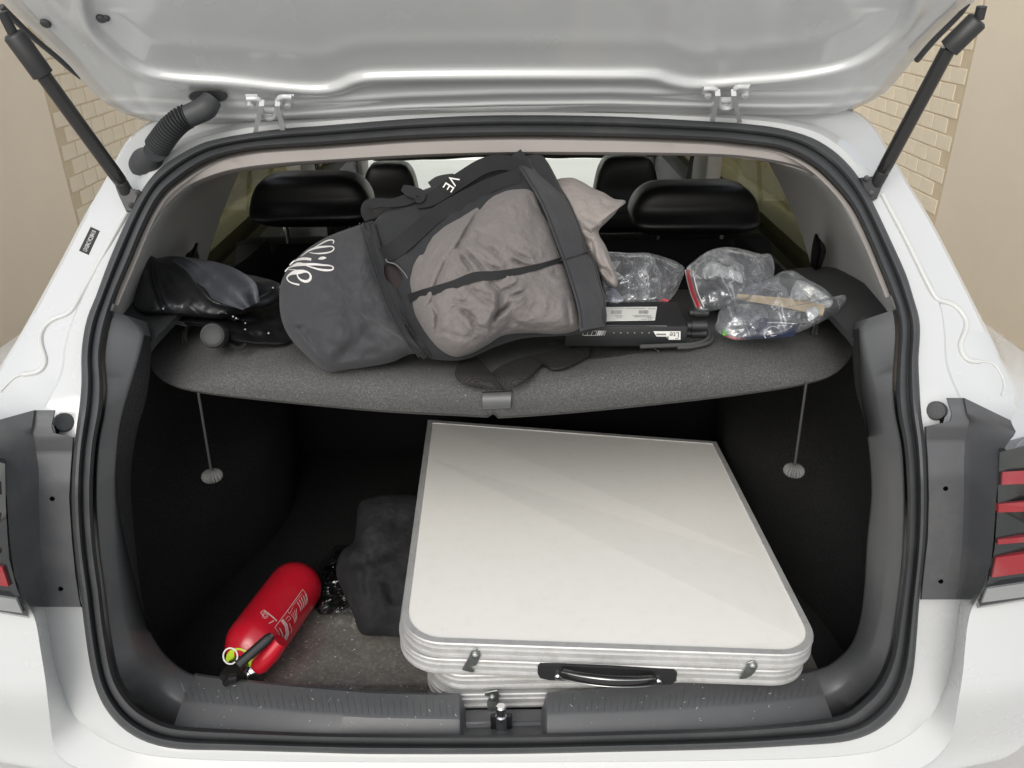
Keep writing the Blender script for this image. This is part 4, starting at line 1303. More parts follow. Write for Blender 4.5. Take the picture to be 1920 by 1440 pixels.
# blanket inside, bulging out of the open side
bl = thing('blanket', (0.06, 1.10, 1.17), 'crumpled taupe cloth stuffed into the charcoal bag, pale corner sticking out', 'blanket')
fab_out = [(764, 500), (776, 470), (800, 438), (842, 405), (890, 378), (935, 352), (968, 343), (1002, 346), (1020, 375), (1036, 410), (1052, 450), (1064, 482), (1076, 525), (1086, 565), (1092, 600), (1088, 618), (1050, 627), (990, 626), (945, 632), (912, 650), (880, 666), (848, 670), (812, 650), (786, 615), (770, 580), (762, 540)]
cre = [([(913, 367), (894, 402), (879, 427), (860, 460), (847, 475)], 4.0, .010), ([(860, 462), (872, 470), (899, 497), (910, 515)], 3.5, .009), ([(860, 465), (870, 487), (886, 511)], 3.5, .008),
       ([(905, 460), (925, 470), (941, 485)], 3.5, .007), ([(907, 493), (925, 502), (944, 511)], 3.5, .007), ([(847, 475), (836, 494), (820, 530), (812, 560), (792, 594)], 4.5, .008),
       ([(810, 568), (820, 593), (817, 632)], 4.5, .010), ([(844, 561), (860, 566), (880, 570)], 4, .006), ([(848, 579), (860, 576), (872, 585), (886, 597), (891, 610), (911, 618)], 5, .012),
       ([(922, 532), (936, 551), (935, 579), (924, 604), (922, 622)], 5, .014), ([(958, 569), (945, 580), (932, 592)], 4, .009), ([(955, 556), (970, 552), (987, 545)], 3.5, .007),
       ([(937, 554), (948, 544), (968, 534), (975, 522)], 4, .009), ([(925, 598), (935, 588), (953, 573)], 4, .009), ([(959, 598), (975, 610), (1000, 616), (1031, 615)], 5, .007),
       ([(955, 463), (978, 481), (1001, 490)], 3.5, .007), ([(959, 487), (975, 494), (994, 502)], 3.2, .007), ([(1037, 513), (1050, 519), (1062, 523)], 3.5, .008),
       ([(805, 430), (798, 460), (790, 490)], 8, .008), ([(1000, 480), (1010, 490), (1020, 486)], 3, .004), ([(990, 360), (1000, 385), (1020, 410)], 5, .004), ([(880, 540), (905, 560), (930, 575)], 5, .007), ([(888, 545), (912, 552), (934, 562)], 3, .005),
       ([(930, 632), (950, 618), (962, 606)], 6, .006), ([(1062, 560), (1066, 590), (1070, 618)], 5, .009), ([(820, 620), (850, 628), (880, 640)], 5, .004)]
V, F = inflate(fab_out, TB, 0.106, 0.04, 260, 90, p=3.2, creases=[(c_[0], c_[1], c_[2] * 1.3) for c_ in cre], nz=0.006, nsc=0.014, seed=9, ridge=0.0045)
obj('bulge', V, F, MT['blanket'], bl, sharp=80)
fab_bvh = bvh_of(V, F)
pal_out = [(1040, 345), (1068, 333), (1092, 341), (1112, 353), (1132, 361), (1152, 373), (1170, 375), (1173, 381), (1162, 388), (1152, 402), (1138, 416), (1124, 430), (1124, 442), (1136, 462), (1148, 494), (1158, 524), (1156, 538), (1146, 536), (1128, 520), (1100, 470), (1070, 410)]
V, F = inflate(pal_out, lambda x, y: TB(x, y) + 0.05, 0.05, 0.05, 140, 40, p=2.2, creases=[([(1090, 405), (1112, 414), (1134, 420)], 4, .008), ([(1095, 430), (1108, 437), (1124, 436)], 3.5, .008), ([(1108, 450), (1112, 470), (1108, 490)], 4, .006), ([(1118, 500), (1135, 508), (1150, 530)], 5, .012), ([(1126, 375), (1140, 385), (1160, 382)], 5, .005), ([(1125, 455), (1130, 480), (1145, 520)], 5, .006)], nz=0.005, nsc=0.02, seed=3, center=(1105, 430))
obj('corner', V, F, MT['blanket_pale'], bl, sharp=80)

# straps and bands of the bag: strips lying on what is under them
def strip(name, pts, wd, material, tfun, n=50, parent=bag, thick=0.0025, cross=5, bow=0.0, sm=True):
    a, b = stroke_px(pts, wd, n, sm)
    rows = []
    for f in np.linspace(0, 1, cross):
        rows.append([at_t(*(p + (q - p) * f), tfun(*(p + (q - p) * f), k / (n - 1)) - bow * math.sin(math.pi * f)) for k, (p, q) in enumerate(zip(a, b))])
    return obj(name, *sheet(np.array(rows), thick), material, parent, sharp=50)
def surf_t(bv, default):
    def f(px, py, k):
        d = Vector(ray(px, py)); L = d.length
        h = bv.ray_cast(Vector(CAM), d / L)
        return h[3] / L if h[0] is not None else default
    return f
def front_t(px, py, k, lift=0.004, bvs=None):
    best = 9
    for bv in (fab_bvh, pocket_bvh, body2_bvh):
        d = Vector(ray(px, py)); L = d.length
        h = bv.ray_cast(Vector(CAM), d / L)
        if h[0] is not None:
            best = min(best, h[3] / L)
    if best > 8:
        best = TB(px, py) - 0.02
    return best - lift
body2_bvh = bvh_of(*inflate(body_out, TB, 0.062, 0.10, 120, 20, p=2.6, nz=0.006, nsc=0.02, seed=2))
def smoothed(pts, wd, n, lift, passes=10):
    """distance along a strip following the surfaces below, smoothed like taut webbing"""
    P = catmull(pts, n)
    t = np.array([front_t(q[0], q[1], 0, lift) for q in P])
    for _ in range(passes):
        t[1:-1] = np.minimum(t[1:-1], (t[:-2] + t[2:]) / 2 + 0.0005)
        t[1:-1] = (t[:-2] + 2 * t[1:-1] + t[2:]) / 4
    return lambda px, py, k: float(np.interp(k, np.linspace(0, 1, n), t))
# diagonal tie across the cloth
tp = [(766, 559), (800, 548), (850, 534), (890, 519), (930, 516), (975, 508), (1020, 497), (1062, 484)]
strip('tie_strap', tp, [15, 15, 17, 18, 16, 13, 10, 9], MT['strap'], smoothed(tp, 0, 60, 0.004), 60)
# rim band of the mouth
le = catmull([(968, 303), (990, 338), (1005, 362), (1020, 392), (1033, 425), (1046, 460), (1058, 492), (1070, 528), (1081, 565), (1086, 590), (1088, 620)], 60)
re = catmull([(1019, 291), (1036, 324), (1048, 346), (1066, 374), (1078, 400), (1090, 430), (1101, 468), (1116, 492), (1128, 535), (1136, 566), (1135, 612)], 60)
rows = []
for f in np.linspace(0, 1, 9):
    r_ = []
    for k, (p, q) in enumerate(zip(le, re)):
        x, y = p + (q - p) * f
        t = TB(x, y) - 0.075 + 0.075 * f ** 1.6 - 0.006 * math.sin(math.pi * f)
        if k < 14:
            t += 0.035 * (1 - k / 14)
        r_.append(at_t(x, y, t))
    rows.append(r_)
rim = obj('rim_band', *sheet(np.array(rows), 0.004), MT['bag'], bag, sharp=60)
rim_bvh = bvh_of(*sheet(np.array(rows), 0.004))
mb = MB()
for ed, o_ in ((le, 4), (re, -3)):
    Q = np.array([cast(rim_bvh, p[0] + o_, p[1], 0.0008, 1.1) for p in ed[1:-1]])
    mb.add(*tube(Q, 0.0009, 6))
mb.build('stitching', MT['bag_dark'], rim)
sp_ = [(1052, 488), (1078, 480), (1106, 470)]
Q = np.array([cast(rim_bvh, *p, 0.001, 1.1) for p in catmull(sp_, 20)])
obj('cross_seam', *tube(Q, 0.0016, 6), MT['bag_dark'], rim)
# zipper seam between pocket and mouth
zp = [(690, 416), (697, 440), (708, 480), (722, 522), (738, 565), (757, 605), (778, 640), (802, 668)]
strip('zip_tape', zp, [20, 22, 24, 26, 28, 28, 26, 20], MT['bag_dark'], smoothed(zp, 0, 50, 0.003, 6), 50, thick=0.003, bow=0.004)
for k, (dx, rr, mm) in enumerate(((-16, 0.0010, 'bag_dark'), (-10, 0.0010, 'bag_dark'), (2, 0.0014, 'strap_light'), (7, 0.0014, 'strap_light'))):
    pts = [(x + dx, y + 2) for x, y in zp]
    fz = smoothed(pts, 0, 60, 0.0075, 6)
    P = catmull(pts, 60)
    obj('zip_seam', *tube([at_t(*q, fz(0, 0, i / 59)) for i, q in enumerate(P)], rr, 6), MT[mm], bag)
# top frame strap and carrying handles
fp = [(712, 482), (740, 468), (775, 440), (815, 405), (860, 378), (905, 354), (945, 338), (975, 330)]
strip('frame_strap', fp, [30, 34, 32, 30, 30, 28, 26, 26], MT['strap'], smoothed(fp, 0, 50, 0.010, 12), 50)
hp = [(782, 382), (806, 375), (832, 358), (868, 334), (905, 312), (940, 304), (975, 312), (985, 322)]
hd = strip('carry_handle', hp, [18, 26, 30, 30, 30, 30, 28, 26], MT['strap'], lambda x, y, k: 1.135 + 0.03 * k, 50)
lp_ = [(694, 412), (688, 395), (692, 384), (712, 380), (738, 380), (762, 374), (778, 366), (790, 362)]
strip('handle_loop', lp_, [22, 24, 20, 16, 16, 20, 22, 20], MT['strap'], lambda x, y, k: 1.17 - 0.03 * k, 40)
l2 = [(754, 352), (768, 358), (780, 362), (789, 366), (786, 374), (778, 372)]
strip('handle_curl', l2, [12, 20, 22, 22, 16, 8], MT['strap'], lambda x, y, k: 1.14 - 0.01 * k, 30)
l3 = [(808, 350), (822, 340), (838, 334), (852, 330)]
strip('rear_handle', l3, [20, 20, 16, 10], MT['bag_dark'], lambda x, y, k: 1.19, 20)
l4 = [(950, 298), (975, 300), (1000, 308)]
strip('corner_patch', [(958, 292), (975, 318), (985, 345)], [44, 46, 36], MT['bag_dark'], lambda x, y, k: TB(x, y) - 0.040, 24, bow=0.003)
# lettering on the handle
c = at_t(845, 343, 1.128)
ux = at_t(832, 362, 1.128) - at_t(850, 334, 1.128); ux /= np.linalg.norm(ux)
uy = at_t(862, 345, 1.128) - at_t(838, 343, 1.128); uy -= ux * np.dot(ux, uy); uy /= np.linalg.norm(uy)
V, F = place_text('VE', 0.021, c, ux, uy, 1.0)
obj('handle_lettering', V - (c - CAM) * 0.0, F, MT['print_white'], hd, smooth=False)
# cup peeping between the seam and the cloth
cupc = at_t(748, 535, 1.085)
cup = thing('cup', cupc - np.array([0, 0, 0.02]), 'dark red cup with a pale rim wedged between zip and taupe cloth', 'cup')
tcup = front_t(742, 530, 0, 0.004)
V, F = inflate([(722, 495), (745, 498), (765, 522), (772, 552), (755, 562), (735, 552), (722, 525)], lambda x, y: tcup + 0.006, 0.008, 0.01, 50, 10, p=3)
obj('bowl', V, F, mat('maroon_plastic', (0.012, 0.007, 0.007), 0.6, var=0.3, vscale=40, spec=0.2), cup)
Q = np.array([at_t(*p, tcup - 0.004) for p in catmull([(724, 485), (726, 491), (742, 496), (758, 512), (768, 530), (772, 550)], 24)])
obj('rim', *tube(Q, 0.0009, 8), MT['tassel'], cup)

# loose webbing of the bag lying over the shelf lip
def twist(pieces):
    mb = MB()
    for A, B, lift, bow in pieces:
        A, B = catmull(A, 22), catmull(B, 22)
        rows = []
        for f in np.linspace(0, 1, 7):
            r_ = []
            for k, (p, q) in enumerate(zip(A, B)):
                x, y = p + (q - p) * f
                lf = np.interp(k / 21, np.linspace(0, 1, len(lift)), lift) + bow * math.sin(math.pi * f)
                r_.append(cast(shelf_bvh, x, y, lf, 1.1))
            rows.append(r_)
        mb.add(*sheet(np.array(rows), 0.003))
    return mb
mb = twist([
    ([(876, 655), (858, 683), (853, 704), (868, 720), (903, 730)], [(882, 658), (898, 672), (910, 686), (924, 702), (945, 730)], [0.040, 0.030, 0.012], 0.006),
    ([(945, 730), (953, 730), (978, 716), (1001, 697), (1022, 678)], [(921, 700), (933, 690), (945, 683), (965, 675), (987, 669)], [0.014, 0.026, 0.032, 0.024], 0.007),
    ([(1024, 678), (1028, 689), (1055, 687), (1080, 677), (1104, 665)], [(987, 669), (1010, 664), (1035, 658), (1055, 653), (1071, 650)], [0.022, 0.032, 0.036, 0.034], 0.004),
    ([(1104, 665), (1105, 650), (1098, 637), (1087, 628)], [(1071, 650), (1062, 646), (1046, 641), (1028, 640)], [0.036, 0.046, 0.054, 0.054], 0.004),
])
mb.build('shoulder_strap', MT['strap_light'], bag, sharp=45)
mb = twist([([(1100, 655), (1140, 646), (1180, 638), (1214, 633)], [(1100, 672), (1140, 668), (1180, 662), (1214, 656)], [0.008, 0.010, 0.012], 0.002)])
mb.build('strap_tail', MT['strap_light'], bag, sharp=45)
for dy in (0, 14):
    Q = np.array([cast(shelf_bvh, *p, 0.005, 1.1) for p in ((1212, 636 + dy), (1222, 640 + dy), (1234, 645 + dy))])
    obj('buckle_bar', *tube(Q, 0.0022, 8), MT['chrome'], bag)
obj('buckle_block', *rbox(cast(shelf_bvh, 1246, 650, 0.006, 1.1), (0.022, 0.022, 0.012), 0.003), MT['blackplast'], bag)

# ================================================================== BLACK SHEET BAG AND UMBRELLA (left)
TL = lambda px, py: float(np.interp(py, [470, 640], [1.32, 1.18]))
bb = thing('black_sack', (-0.40, 1.2, 1.152), 'crumpled glossy black polythene sack heaped beside the pillar at the wiring tube side', 'bag')
sk = [(252, 570), (258, 530), (264, 478), (276, 474), (292, 484), (320, 480), (350, 482), (385, 488), (420, 496), (455, 512), (490, 520), (524, 532), (524, 560), (500, 575), (460, 582), (420, 598), (360, 594), (300, 592), (266, 590)]
cr2 = [([(285, 484), (288, 520), (300, 560), (312, 585)], 6, .016), ([(330, 490), (355, 510), (375, 540), (400, 565), (455, 578)], 6, -.012), ([(310, 500), (318, 540), (345, 565)], 16, .020), ([(420, 500), (425, 540), (440, 570)], 14, .012), ([(480, 560), (510, 545), (524, 538)], 4, -.008), ([(360, 500), (380, 520), (410, 550)], 10, .008)]
V, F = inflate(sk, TL, 0.05, 0.05, 200, 60, p=2.2, creases=cr2, nz=0.008, nsc=0.012, seed=12, ridge=0.004)
obj('sack', V, F, MT['black_sheet'], bb, sharp=80)
A = catmull([(322, 487), (350, 508), (372, 538), (402, 562), (455, 581)], 30); B = catmull([(352, 482), (398, 490), (440, 503), (478, 530), (486, 566)], 30)
rows = []
for f in np.linspace(0, 1, 14):
    rows.append([at_t(*(p + (q - p) * f), TL(*p) - 0.062 + 0.012 * f + 0.012 * math.sin(5 * f + 3 * k / 29) * math.sin(math.pi * f)) for k, (p, q) in enumerate(zip(A, B))])
obj('flap', *sheet(np.array(rows), 0.0012), mat('lit_polythene', (0.035, 0.037, 0.043), 0.38, var=0.3, vscale=25, dirt=(0.10, 0.105, 0.12), dirt_amt=0.7, dscale=30, bump=0.3, bscale=40, bdist=0.004), bb, sharp=80)  # bluish grey paints in the light falling on the black sheet
um = thing('umbrella', (-0.38, 1.1, 1.152), 'folded black umbrella with round grey handle end and wrist loop on the shelf', 'umbrella')
fo = [(262, 586), (300, 582), (360, 586), (420, 586), (470, 580), (524, 568), (536, 610), (545, 640), (510, 648), (470, 646), (436, 640), (400, 618), (350, 610), (300, 602), (275, 596)]
cr3 = [([(275, 592), (330, 604), (390, 612)], 3, .010), ([(290, 600), (340, 612), (380, 618)], 3, .008), ([(400, 590), (450, 605), (520, 600)], 6, .014), ([(430, 620), (480, 630), (530, 625)], 7, .012), ([(440, 585), (460, 610), (480, 640)], 8, .010), ([(500, 580), (505, 610), (520, 640)], 8, .010)]
V, F = inflate(fo, lambda x, y: on_shelf_t(y) - 0.004, 0.028, 0.015, 160, 40, p=2.0, creases=cr3, nz=0.005, nsc=0.02, seed=17, ridge=0.003)
obj('canopy', V, F, MT['black_cloth'], um, sharp=80)
hc_ = at_t(400, 629, on_shelf_t(645) - 0.022)
ha = np.array([0.10, -0.86, 0.40]); ha /= np.linalg.norm(ha)
obj('handle', *lathe([(-0.12, 0.012), (-0.05, 0.0155), (-0.012, 0.0178), (0.0, 0.0182), (0.006, 0.0165), (0.0075, 0.0135), (0.0068, 0.0125), (0.0068, 0.0)], hc_, ha, 40), MT['trim_top'], um, sharp=40)
wl_ = catmull([(398, 612), (406, 596), (418, 590), (430, 596), (444, 610), (456, 626), (460, 640), (455, 650), (444, 652), (432, 645), (420, 630), (405, 616)], 70)
a, b = stroke_px(wl_[::2], [5.5] * 3, 60)
rows = [[cast(shelf_bvh, *(p + (q - p) * f), 0.040 + 0.010 * math.sin(math.pi * k / 59), 1.12) for k, (p, q) in enumerate(zip(a, b))] for f in (0, 0.5, 1)]
obj('wrist_loop', *sheet(np.array(rows), 0.002), MT['strap'], um)
# shiny rib tips of the folded umbrella
for k, p in enumerate(((306, 579), (341, 576), (443, 597), (460, 606), (460, 618), (437, 594), (512, 540), (504, 625))):
    t = TL(*p) - 0.055 if p[1] < 600 else on_shelf_t(p[1]) - 0.05
    c = at_t(*p, t)
    obj('rib_tip', *lathe([(-0.003, 0.0010), (0, 0.0022), (0.002, 0.0018), (0.003, 0.0006)], c, CAM - c, 10), MT['chrome'], um)
for p0, p1 in (((270, 588), (345, 606)), ((272, 594), (350, 611)), ((395, 585), (440, 600)), ((430, 580), (446, 598))):
    Q = [at_t(*p0, on_shelf_t(p0[1]) - 0.02), at_t(*p1, on_shelf_t(p1[1]) - 0.045)]
    obj('rib', *tube(Q, 0.0011, 6), MT['zinc'], um)

# ================================================================== LTE BOX
zt = ZS + 0.033
A = at_z(1060, 612, zt); B = at_z(1290, 612, zt)
ux = B - A; ux[2] = 0; ux /= np.linalg.norm(ux); uy = np.array([-ux[1], ux[0], 0])
dep = 0.100
c = (A + B) / 2 + uy * dep / 2; c[2] = ZS + 0.0175
Lb = np.linalg.norm(B - A)
rot = Matrix(((ux[0], uy[0], 0), (ux[1], uy[1], 0), (0, 0, 1)))
rt_ = thing('router_box', (c[0], c[1], ZS + 0.001), 'black metal router box with white barcode label and upside down Lte badge', 'router')
obj('case', *rbox(c, (Lb, dep, 0.031), 0.002, rot), MT['device'], rt_)
def topq(poly, z=zt + 0.0006):
    return np.array([at_z(*p, z) for p in poly])
q = topq([(1110, 576), (1232, 575), (1228, 600), (1110, 602)])
lb_ = obj('barcode_label', *slab(q, 0.0006, (0, 0, 1)), MT['label_white'], rt_, smooth=False)
mb = MB()
for (x0, x1, y0, y1) in ((1146, 1165, 581.5, 588.5), (1198, 1216, 581.5, 588)):
    x = x0
    while x < x1:
        wv = random.choice([0.5, 0.8, 1.2])
        mb.add(*grid(np.array([[at_z(x, y0, zt + 0.0012), at_z(x + wv, y0, zt + 0.0012)], [at_z(x - 0.5, y1, zt + 0.0012), at_z(x + wv - 0.5, y1, zt + 0.0012)]])))
        x += wv + random.choice([0.5, 0.9])
for (x0, x1, y) in ((1143, 1168, 577), (1172, 1210, 577.5), (1215, 1229, 578), (1152, 1166, 591.5), (1156, 1166, 594), (1186, 1222, 591), (1190, 1220, 593.2), (1202, 1222, 597.8), (1214, 1226, 595)):
    x = x0
    while x < x1:
        wv = random.uniform(0.8, 2.2)
        mb.add(*grid(np.array([[at_z(x, y, zt + 0.0012), at_z(x + wv, y, zt + 0.0012)], [at_z(x, y + 1.1, zt + 0.0012), at_z(x + wv, y + 1.1, zt + 0.0012)]])))
        x += wv + random.uniform(0.5, 0.9)
mb.build('barcode_print', MT['ink_grey'], lb_, smooth=False)
# printed marks on the front face (plane through A, vertical)
fn = -uy
def fq(px, py, lift=0.0006):
    return plane_hit(px, py, A + fn * lift, uy)
def fpoly(poly, lift=0.0006):
    return [fq(*p, lift) for p in poly]
mb = MB()
mb.add(fpoly([(1225, 621), (1276, 621), (1276, 637), (1254, 637), (1249, 631), (1231, 631)]), [[0, 1, 2, 3, 4, 5]])
bd = mb.build('badge', MT['label_white'], rt_, smooth=False)
o_ = fq(1264.5, 627.5, 0.0012)
exx = fq(1270, 627.5) - fq(1262, 627.5); exx /= np.linalg.norm(exx)
V, F = place_text('Lte', 0.0115, o_, -exx, np.array([0, 0, -1.0]), 0.95)
obj('badge_lettering', V, F, MT['ink'], bd, smooth=False)
mb = MB()
for x in np.arange(1231, 1248, 2.6):
    mb.add(fpoly([(x, 625.5), (x + 1.9, 625.5), (x + 1.9, 628.5), (x, 628.5)], 0.0012), [[0, 1, 2, 3]])
for r_ in (3.2, 5.0):
    arc = [(1256 - r_ * math.cos(t), 631 - r_ * math.sin(t) * -0.9) for t in np.linspace(-0.2, 1.2, 8)]
    a, b = stroke_px(arc, [0.9, 0.9], 10)
    mb.add(*grid(np.array([[fq(*p, 0.0012) for p in a], [fq(*p, 0.0012) for p in b]])))
mb.add(fpoly([(1266, 634.3), (1272, 634.3), (1272, 635.6), (1266, 635.6)], 0.0012), [[0, 1, 2, 3]])
mb.build('badge_marks', MT['ink'], bd, smooth=False)
mb = MB()
for x in (1122, 1126, 1130, 1133, 1136):
    wv = {1122: 3.2, 1126: 2.6, 1130: 1.6, 1133: 1.0, 1136: 0.7}[x]
    mb.add(fpoly([(x, 620), (x + wv, 620), (x + wv - 3.5, 629), (x - 3.5, 629)]), [[0, 1, 2, 3]])
for x in (1095, 1103, 1111, 1119):
    mb.add(fpoly([(x, 620.5), (x + 0.9, 620.5), (x - 2.4, 629), (x - 3.3, 629)]), [[0, 1, 2, 3]])
for y in (620.2, 628.4):
    mb.add(fpoly([(1094, y), (1120, y), (1120, y + 0.9), (1094, y + 0.9)]), [[0, 1, 2, 3]])
mb.build('stripe_print', MT['print_white'], rt_, smooth=False)
mb = MB()
for x in (1151, 1164, 1177, 1190, 1204, 1217):
    mb.add(fpoly([(x - 1, 623), (x + 1, 623), (x + 1, 625.2), (x - 1, 625.2)]), [[0, 1, 2, 3]])
mb.build('port_marks', MT['pale_ink'], rt_, smooth=False)
V, F = tube([at_z(1115, 611.5, zt - 0.001), at_z(1250, 612, zt - 0.001)], 0.0013, 8)
obj('edge_rail', V, F, MT['zinc'], rt_)
for (x, y, z, ln) in ((1292, 587, ZS + 0.028, 0.028), (1288, 611, ZS + 0.030, 0.028), (1287, 625, ZS + 0.012, 0.028)):
    o0 = at_z(x, y, z)
    cn = obj('antenna_socket', *lathe([(0, 0.0055), (0.006, 0.0055), (0.0065, 0.0072), (0.0065 + ln * 0.75, 0.0072), (0.0075 + ln * 0.75, 0.006), (0.0078 + ln * 0.75, 0.0)], o0, ux + np.array([0, 0.02, 0]), 18), MT['blackplast'], rt_)
Q = np.array([at_z(*p, ZS + 0.008) for p in catmull([(1318, 612), (1330, 622), (1326, 636), (1306, 644), (1280, 647), (1250, 648), (1200, 650)], 50)])
obj('cable', *tube(Q, 0.0030, 10), MT['cord'], rt_)
Q2 = np.array([at_z(*p, ZS + 0.006) for p in catmull([(1322, 618), (1336, 628), (1330, 642), (1300, 650), (1270, 652)], 40)])
obj('cable', *tube(Q2, 0.0026, 10), MT['cord'], rt_)

# ================================================================== ZIP BAGS
def zipbag(label, outline, t0, H, creases, seed, zip_line=None, zipw=5, nth=120, nr=34, center=None):
    base = at_t(np.mean([p[0] for p in outline]), max(p[1] for p in outline) - 4, t0(0, max(p[1] for p in outline)))
    base[2] = max(base[2], ZS)
    zb = thing('zip_bag', base, label, 'plastic bag', None)
    V, F = inflate(outline, t0, H, H * 0.6, nth, nr, p=1.9, creases=creases, nz=0.010, nsc=0.018, seed=seed, ridge=0.009, center=center)
    obj('film', V, F, MT['film'], zb, sharp=70)
    bv = bvh_of(V, F)
    if zip_line:
        for dx, wd, mm in ((0, zipw, 'redzip'), (zipw + 4, 1.6, 'print_white'), (-zipw * 0.7, 1.2, 'print_white')):
            pts = [(x + dx, y) for x, y in zip_line]
            a, b = stroke_px(pts, [wd, wd], 26)
            rows = [[cast(bv, *(p + (q - p) * f), 0.001, t0(*p)) for p, q in zip(a, b)] for f in (0, 0.5, 1)]
            obj('zip_strip', *sheet(np.array(rows), 0.0012), MT[mm], zb)
    return zb, bv
T1_ = lambda x, y: float(np.interp(y, [465, 575], [1.36, 1.24]))
z1, b1 = zipbag('clear zip bag between the taupe cloth and the router box', [(1126, 478), (1150, 472), (1180, 474), (1215, 474), (1245, 482), (1270, 492), (1284, 504), (1276, 530), (1262, 556), (1240, 570), (1180, 572), (1138, 572), (1130, 540)], T1_, 0.05,
    [([(1180, 475), (1190, 510), (1160, 545)], 5, .008), ([(1270, 500), (1245, 530), (1225, 566)], 4, -.008), ([(1150, 548), (1200, 540), (1230, 530)], 4, .008), ([(1230, 478), (1226, 510), (1200, 530)], 5, .008)], 21)
T2_ = lambda x, y: float(np.interp(y, [460, 590], [1.34, 1.19]))
z2, b2 = zipbag('clear zip bag with red zip strip and dark pouch inside, beside the router sockets', [(1286, 508), (1300, 490), (1330, 470), (1362, 463), (1395, 468), (1425, 476), (1446, 478), (1452, 510), (1440, 540), (1410, 560), (1370, 574), (1330, 584), (1306, 582), (1294, 550)], T2_, 0.06,
    [([(1335, 472), (1318, 495), (1300, 520)], 4, -.010), ([(1378, 472), (1392, 500), (1396, 540)], 4, -.010), ([(1444, 480), (1415, 505), (1392, 540)], 4, -.010), ([(1350, 480), (1365, 510), (1385, 535)], 6, .010), ([(1410, 480), (1405, 520), (1395, 550)], 5, .008)], 25,
    zip_line=[(1289, 506), (1292, 524), (1299, 550), (1310, 576)], zipw=6)
T3_ = lambda x, y: float(np.interp(y, [505, 640], [1.29, 1.145]))
z3, b3_ = zipbag('clear zip bag with wooden spatula and navy card at the cord loop', [(1344, 600), (1350, 580), (1372, 552), (1400, 535), (1440, 524), (1464, 510), (1488, 508), (1512, 522), (1545, 540), (1568, 560), (1584, 552), (1586, 566), (1570, 586), (1540, 604), (1500, 622), (1460, 632), (1420, 636), (1380, 638), (1352, 628), (1340, 615)], T3_, 0.055,
    [([(1490, 522), (1465, 550), (1430, 600)], 3.5, -.009), ([(1498, 524), (1475, 556), (1445, 600)], 3.5, .009), ([(1420, 535), (1400, 570), (1360, 610)], 4, -.008), ([(1440, 600), (1480, 606), (1510, 604)], 3, -.006), ([(1510, 540), (1540, 560), (1575, 572)], 5, .008)], 29, center=(1455, 580))
# contents
def inside(name, label, cat, outline, t0, H, material, seed, nz=0.004, ridge=0.004, **kw):
    V, F = inflate(outline, t0, H, H, 80, 20, p=2.4, nz=nz, nsc=0.05, seed=seed, ridge=ridge)
    return tag(obj(name, V, F, material, sharp=70, **kw), label, cat)
inside('pouch', 'dark grey pouch inside the zip bag with the red strip', 'pouch', [(1312, 540), (1340, 532), (1372, 536), (1376, 560), (1350, 574), (1320, 578), (1306, 562)], lambda x, y: T2_(x, y) + 0.005, 0.02, MT['bag'], 31)
inside('crumpled_wrapper', 'crumpled white wrapper inside the zip bag with the red strip', 'wrapper', [(1318, 505), (1336, 488), (1360, 500), (1388, 512), (1392, 532), (1370, 524), (1340, 520), (1322, 524)], lambda x, y: T2_(x, y) - 0.01, 0.018, MT['paper'], 33, 0.008, 0.012)
inside('crumpled_tissue', 'white crumpled tissue at the pointed end of the spatula bag', 'tissue', [(1492, 528), (1512, 530), (1545, 548), (1562, 565), (1550, 578), (1515, 566), (1482, 562)], lambda x, y: T3_(x, y) - 0.012, 0.015, MT['paper'], 37, 0.008, 0.012)
inside('folded_mask', 'pale blue folded sheet half under the taupe cloth in a zip bag', 'sheet', [(1134, 545), (1150, 540), (1166, 556), (1168, 566), (1150, 572), (1134, 573)], lambda x, y: T1_(x, y) - 0.01, 0.012, mat('pale_blue', (0.50, 0.53, 0.58), 0.7), 39)
inside('white_scrap', 'small white paper scrap in the zip bag behind the router box', 'paper', [(1140, 494), (1164, 490), (1152, 506), (1170, 520), (1150, 524), (1138, 510)], lambda x, y: T1_(x, y) - 0.01, 0.01, MT['paper'], 41, 0.006, 0.01)
inside('blister_pack', 'grey crinkled sachet under the wooden spatula', 'sachet', [(1385, 575), (1430, 572), (1440, 600), (1420, 612), (1380, 608)], lambda x, y: T3_(x, y) - 0.004, 0.012, mat('grey_sachet', (0.22, 0.23, 0.24), 0.3, var=0.3, vscale=60), 43, 0.005, 0.008)
inside('small_tag', 'small white folded tag beside the cord loop', 'tag', [(1512, 580), (1530, 575), (1536, 588), (1522, 600), (1514, 592)], lambda x, y: T3_(x, y) - 0.03, 0.006, MT['paper'], 44, 0.002, 0.002)
inside('green_cap', 'tiny green cap at the edge of the spatula bag', 'cap', [(1354, 619), (1362, 617), (1367, 623), (1362, 629), (1354, 628)], lambda x, y: T3_(x, y) - 0.012, 0.006, MT['green'], 45, 0, 0)
sp0 = catmull([(1382, 556), (1400, 558), (1430, 562), (1470, 567), (1510, 574), (1545, 582)], 40)
a, b = stroke_px(sp0, [10, 13, 14, 17, 20, 22, 20], 40)
rows = [[at_t(*(p + (q - p) * f), T3_(*p) - 0.030) for p, q in zip(a, b)] for f in (0, 0.5, 1)]
tag(obj('spatula', *sheet(np.array(rows), 0.004), MT['wood'], sharp=40), 'pale wooden spatula inside the zip bag', 'spatula')
cq = [(1404, 612), (1428, 596), (1500, 606), (1488, 630), (1400, 634), (1380, 630)]
q = np.array([at_t(*p, T3_(*p) - 0.022) for p in cq])
n = np.cross(q[2] - q[0], q[4] - q[0]); n = n if np.dot(n, CAM - q[0]) > 0 else -n; n /= np.linalg.norm(n)
cardo = thing('card', q.mean(0) - np.array([0, 0, 0.01]), 'navy blue card with white line emblem inside the spatula bag', 'card')
